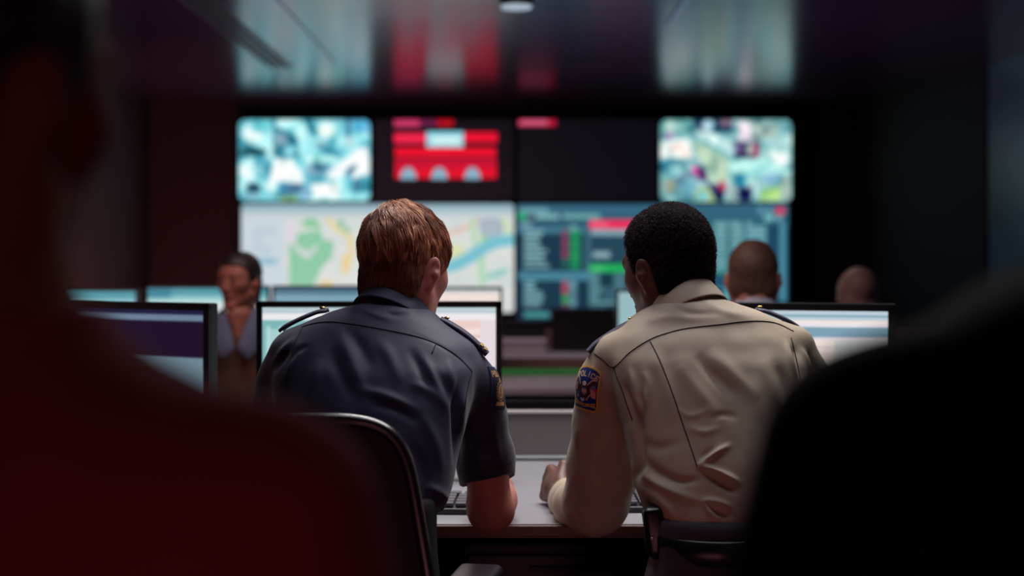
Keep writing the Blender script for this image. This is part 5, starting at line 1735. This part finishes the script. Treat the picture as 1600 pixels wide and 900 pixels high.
# ---------------------------------------------------------------- chairs of the officers
office_chair(P(646, 0, 2.33)[0] - 0.235, 2.32, R(-9), 'black mesh-backed chair of the officer in navy, grey light on its top rim', top=1.03, wtop=0.40, wbot=0.52, arm=0.705)
office_chair(P(1172, 0, 2.33)[0] + 0.245, 2.32, R(11), 'black mesh-backed chair of the officer in tan, mostly behind the dark jacket', top=1.022, wtop=0.40, wbot=0.50, arm=0.70)

# ------------------------------------------------------------------ other people
def person(N, yaw, label, cloth, skin, head=(0, 0, 0), sw=0.20, h=0.007, hair=None, hair_mat=None, head_h=0.004, female=False, legs=True, hairthick=0.008,
           hands=True, name='person', lean=0.04, hs=1.0, seat_drop=0.66, slope=0.0, trouser=None, brow=(50, 34, 28), eyes=False, vneck=False, head_off=(0, 0.035, 0.135), chair_label=None, collar_m=None, wide=1.0):
    N = np.asarray(N, float)
    root = empty(name, (N[0], N[1], 0), label, 'person')
    B = np.array(Matrix.Rotation(-yaw, 3, 'Z'))
    w_ = sw / 0.20
    rows = [(0.012, .058, .055), (-0.012, .078, .068), (-0.032 - slope * .3, .118 * w_, .082), (-0.055 - slope * .6, .155 * w_, .095), (-0.085 - slope, .182 * w_, .108), (-0.13 - slope, .19 * w_, .118), (-0.22, .182 * w_, .128), (-0.34, .168 * w_, .125), (-0.46, .165 * w_ * wide, .125), (-0.55, .172 * w_ * wide, .13)]
    f = Field((-sw - 0.12, -0.32, -0.62), (sw + 0.12, 0.46, 0.04), h)
    g = Field((-sw - 0.12, -0.32, -0.62), (sw + 0.12, 0.46, 0.04), h)
    R_ = [(z, -hx, hx, -hy + lean * (z + .1) * 1.5, hy + lean * (z + .1) * 1.5) for z, hx, hy in rows]
    f.stack(R_, k=0.02); g.stack(R_, k=0.02, off=0.012)
    pieces = []
    fh = Field((-sw - 0.12, 0.10, -0.58), (sw + 0.12, 0.52, -0.30), 0.005)
    for s_ in (-1, 1):
        a, b_, c = np.array([s_ * (sw - 0.045), 0, -0.105 - slope]), np.array([s_ * (sw + 0.015), 0.045, -0.36]), np.array([s_ * (sw - 0.07), 0.26, -0.42])
        f.cap(a, b_, 0.062, 0.050, k=0.035); f.cap(b_, c, 0.052, 0.038, k=0.03)
        d = c - b_; d /= np.linalg.norm(d)
        fh.cap(c - d * 0.03, c + d * 0.02, 0.028, 0.026, k=0)
        hand(fh, c + d * 0.02, d + np.array([0, 0, -0.1]), (0, 0, 1), s_ * -1, curl=(.35, .4, .45, .5), thumb=0.3)
    if vneck: f.cap((0, 0.10, 0.015), (0, 0.128, -0.105), 0.048, 0.006, k=0.008, neg=True)
    if vneck: g.cap((0, 0.055, 0.0), (0, 0.085, -0.10), 0.052, 0.020, k=0.02)
    V, Q = f.mesh(); V = torso_frill(relax(V, Q, 3), Q, 4, 0.003)
    link('shirt', mesh_np(xf(V, N, B), Q), cloth, root, world=True)
    HO = N + B @ np.array(head_off); HM = rot_head(yaw + head[0], head[1], head[2])
    nb = N + B @ np.array([0, 0, -0.03])
    nd = HM.T @ (nb - HO) / hs
    hv, hq = head_mesh(head_h, female=female, jaw=0.9 if female else 1.0, neck_dir=nd - np.array([0, -0.018, -0.055]), neck_r=0.048 if female else 0.058, neck_len=0.12)
    P_ = [(xf(hv, HO, HM, hs), hq), (xf(g.mesh()[0], N, B), g.mesh()[1]), ]
    m = fh.mesh(); P_.append((xf(relax(*m, 1), N, B), m[1]))
    V, Q, o = [], [], 0
    for v, q in P_:
        V.append(v); Q.append(q + o); o += len(v)
    link('body', mesh_np(np.concatenate(V), np.concatenate(Q)), skin, root, world=True)
    if hair is not None:
        hf = hair(hairthick)
        bvv, bq = hf.mesh(); bvv = relax(bvv, bq, 2); bnn = vnormals(bvv, bq)
        bvv = bvv + bnn * (noise3(bvv * np.array([1, 1, .4]), 110, 5) * 0.0016)[:, None]
        link('hair', mesh_np(xf(bvv, HO, HM, hs), bq), hair_mat, root, world=True)
    if eyes:
        eyes_and_brows(root, HO, HM * hs, (50, 36, 30), brow, (58, 44, 42))
        V, Fc = tube_np(spline([(-0.021, 0.0905, -0.0605), (-0.010, 0.0985, -0.0575), (0, 0.0995, -0.059), (0.010, 0.0985, -0.0575), (0.021, 0.0905, -0.0605)], 12), [.001, .0028, .0036, .004, .004, .0038, .0038, .004, .004, .0036, .0028, .001], 8)
        link('lips', mesh_np(xf(V, HO, HM * hs), Fc), mat('lips', (150, 72, 72), 0.45), root, world=True)
    if collar_m is not None:
        collar(root, N + B @ np.array([0, 0.0, 0.006]), 0.066, 0.066, yaw, R(14), 0, collar_m, h=0.03, flare=1.3, drop=0.034)
    if legs:
        hip = N + B @ np.array([0, -0.03, -0.555])
        # thighs along the facing direction
        fw = B @ np.array([0, 1.0, 0]); sd_ = B @ np.array([1.0, 0, 0])
        f = Field(np.minimum(hip - .2, hip + fw * .5 - .25) * [1, 1, 0] + [0, 0, 0.03], np.maximum(hip + .2, hip + fw * .5 + .25) * [1, 1, 0] + [0, 0, hip[2] + .13], 0.012)
        f.ell(hip, (0.165, 0.135, 0.105), k=0)
        f.cap(hip, hip + (0, 0, 0.10), 0.12, 0.12, k=0.05)
        for s_ in (-1, 1):
            kn = hip + fw * 0.42 + sd_ * s_ * 0.12 + (0, 0, -0.01)
            f.cap(hip + sd_ * s_ * 0.085, kn, 0.08, 0.062, k=0.04)
            f.cap(kn, (kn[0], kn[1], 0.10), 0.058, 0.048, k=0.03)
        V, Q = f.mesh()
        link('trousers', mesh_np(relax(V, Q, 2), Q), trouser or dark_trouser, root, world=True)
        for s_ in (-1, 1):
            kn = hip + fw * 0.42 + sd_ * s_ * 0.12
            c = np.array([kn[0], kn[1], 0.045])
            f = Field(c - [.24, .24, .05], c + [.24, .24, .10], 0.009)
            f.cap(c - fw * .04, c + fw * 0.14 - (0, 0, 0.006), 0.045, 0.038, k=0)
            f.cap(c, c + (0, 0, .05), 0.045, 0.044, k=0.02)
            f.plane((0, 0, 0.001), (0, 0, -1), 0.003)
            V, Q = f.mesh()
            link('shoe', mesh_np(relax(V, Q, 2), Q), leather, root, world=True)
        if chair_label:
            q = hip - fw * 0.26
            office_chair(q[0], q[1], math.atan2(-fw[0], fw[1]), chair_label, seat=hip[2] - 0.085, top=hip[2] + 0.38, bottom=hip[2] + 0.03, arm=hip[2] + 0.13)
    return root

def short_hair(th):
    return hair_field(th, 0.004, hairline=0.06, nape=-0.07, side=-0.002)
def pulled_back(th):
    def ex(f):
        f.ell((0, -0.118, 0.0), (0.026, 0.024, 0.030), k=0.02)       # low bun
        f.cap((0, -0.12, -0.01), (0.0, -0.125, -0.095), 0.024, 0.014, k=0.02)
    f = hair_field(th, 0.004, hairline=0.060, nape=-0.085, side=-0.022)
    g = Field(f.lo, f.lo + (f.n - 1) * f.h, f.h); ex(g)
    g.v = g.v[:f.v.shape[0], :f.v.shape[1], :f.v.shape[2]]
    f.v = smin(f.v, g.v, 0.01)
    return f

# the woman between the monitors, turned to the camera
dW = 5.62
Hc = P(374, 440, dW)
person(Hc - np.array([0.0, -0.02, 0.137]), PI + R(-5), 'woman with dark pulled-back hair and blue shirt collar, facing the camera between two monitors', weave('jacket_brown', (84, 60, 46), 0.8), mat('skin_olive', (148, 96, 82), 0.6, sss=0.1),
       head=(R(30), R(2), 0), sw=0.185, hair=pulled_back, hair_mat=mat('hair_dark_brown', (30, 22, 22), 0.5, noise=(90, 0.3)), female=True, eyes=True, vneck=True, hs=0.92, hairthick=0.006,
       chair_label='dark office chair under the woman in the brown jacket', head_off=(0, 0.02, 0.137))
rw = [o for o in bpy.data.objects if o.get('label', '').startswith('woman')][0]
# her open blue collar
Nw = Hc - np.array([0.0, -0.02, 0.137]); Bw = np.array(Matrix.Rotation(-(PI + R(-5)), 3, 'Z'))
blue = weave('shirt_blue', (84, 96, 124), 0.8)
for s_ in (-1, 1):
    q = [(s_ * 0.055, -0.02, 0.035), (s_ * 0.072, 0.03, 0.018), (s_ * 0.062, 0.075, -0.030), (s_ * 0.022, 0.125, -0.135), (s_ * 0.006, 0.128, -0.115), (s_ * 0.028, 0.095, -0.04), (s_ * 0.048, 0.055, 0.012), (s_ * 0.050, -0.01, 0.040)]
    q2 = [(s_ * 0.100, -0.02, 0.004), (s_ * 0.110, 0.06, -0.03), (s_ * 0.092, 0.118, -0.10), (s_ * 0.045, 0.135, -0.165)]
    V = np.array(q[:4][::1] + q2); 
    inner = np.array([q[7], q[6], q[5], q[4]]); mid = np.array(q[:4]); outr = np.array(q2)
    inner, mid, outr = spline(inner, 12), spline(mid, 12), spline(outr, 12)
    V, Fc = ring_me([inner, mid, outr], False)
    V = V * np.array([1, 1.12, 1]) + np.array([0, 0.012, 0])
    me = mesh_np(xf(V, Nw, Bw), Fc)
    bm = bmesh.new(); bm.from_mesh(me); bmesh.ops.solidify(bm, geom=bm.faces[:], thickness=0.004); bm.to_mesh(me); bm.free()
    link('collar', me, blue, rw, world=True)

# man behind the officer in tan
dM = 4.72
Hc = P(1176, 436, dM)
person(Hc - np.array([0.0, 0.03, 0.108]), R(4), 'man with short brown hair and pale shirt collar in front of the list display', weave('shirt_pale', (176, 172, 190), 0.7), skin_l,
       head=(R(8), R(6), 0), sw=0.19, hair=short_hair, hair_mat=mat('hair_brown', (92, 60, 48), 0.6, noise=(60, 0.35)), collar_m=weave('shirt_pale', (176, 172, 190)), hairthick=0.007, hs=1.0,
       head_off=(0, 0.035, 0.108), chair_label='office chair of the short-haired man behind the officer in tan')
# bald man farther right
dB = 6.15
Hc = P(1342, 462, dB)
person(Hc - np.array([0.0, 0.03, 0.135]), R(-5), 'bald man whose pale head rises above the right monitor', weave('shirt_shadow', (40, 36, 46), 0.8), mat('skin_pale_dim', (150, 120, 112), 0.5, sss=0.1),
       head=(R(-10), R(8), 0), sw=0.19, chair_label='office chair of the bald man')

# ------------------------------------------------------------------ people close to the camera
# left: dark red shirt, dark hair, looking to the right
Nl = P(-18, 512, 0.80)
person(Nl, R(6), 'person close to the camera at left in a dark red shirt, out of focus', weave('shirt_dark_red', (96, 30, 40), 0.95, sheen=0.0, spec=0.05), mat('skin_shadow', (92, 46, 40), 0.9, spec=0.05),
       head=(R(22), R(4), 0), head_off=(-0.045, 0.035, 0.135), sw=0.205, hair=short_hair, hair_mat=mat('hair_near_black', (16, 20, 24), 0.7), hairthick=0.010, slope=0.0, chair_label='office chair under the person in the dark red shirt', h=0.006)
# right: black jacket
Nr = P(1950, 335, 0.80)
person(Nr, R(-6), 'person close to the camera at right in a black jacket, out of focus', weave('jacket_black', (14, 13, 18), 0.95, sheen=0.0, spec=0.08), skin_l,
       head=(R(-14), R(4), 0), head_off=(0.03, 0.035, 0.135), sw=0.262, hair=short_hair, hair_mat=mat('hair_near_black', (16, 20, 24)), hairthick=0.008, slope=0.03, chair_label='office chair under the person in the black jacket', h=0.006)
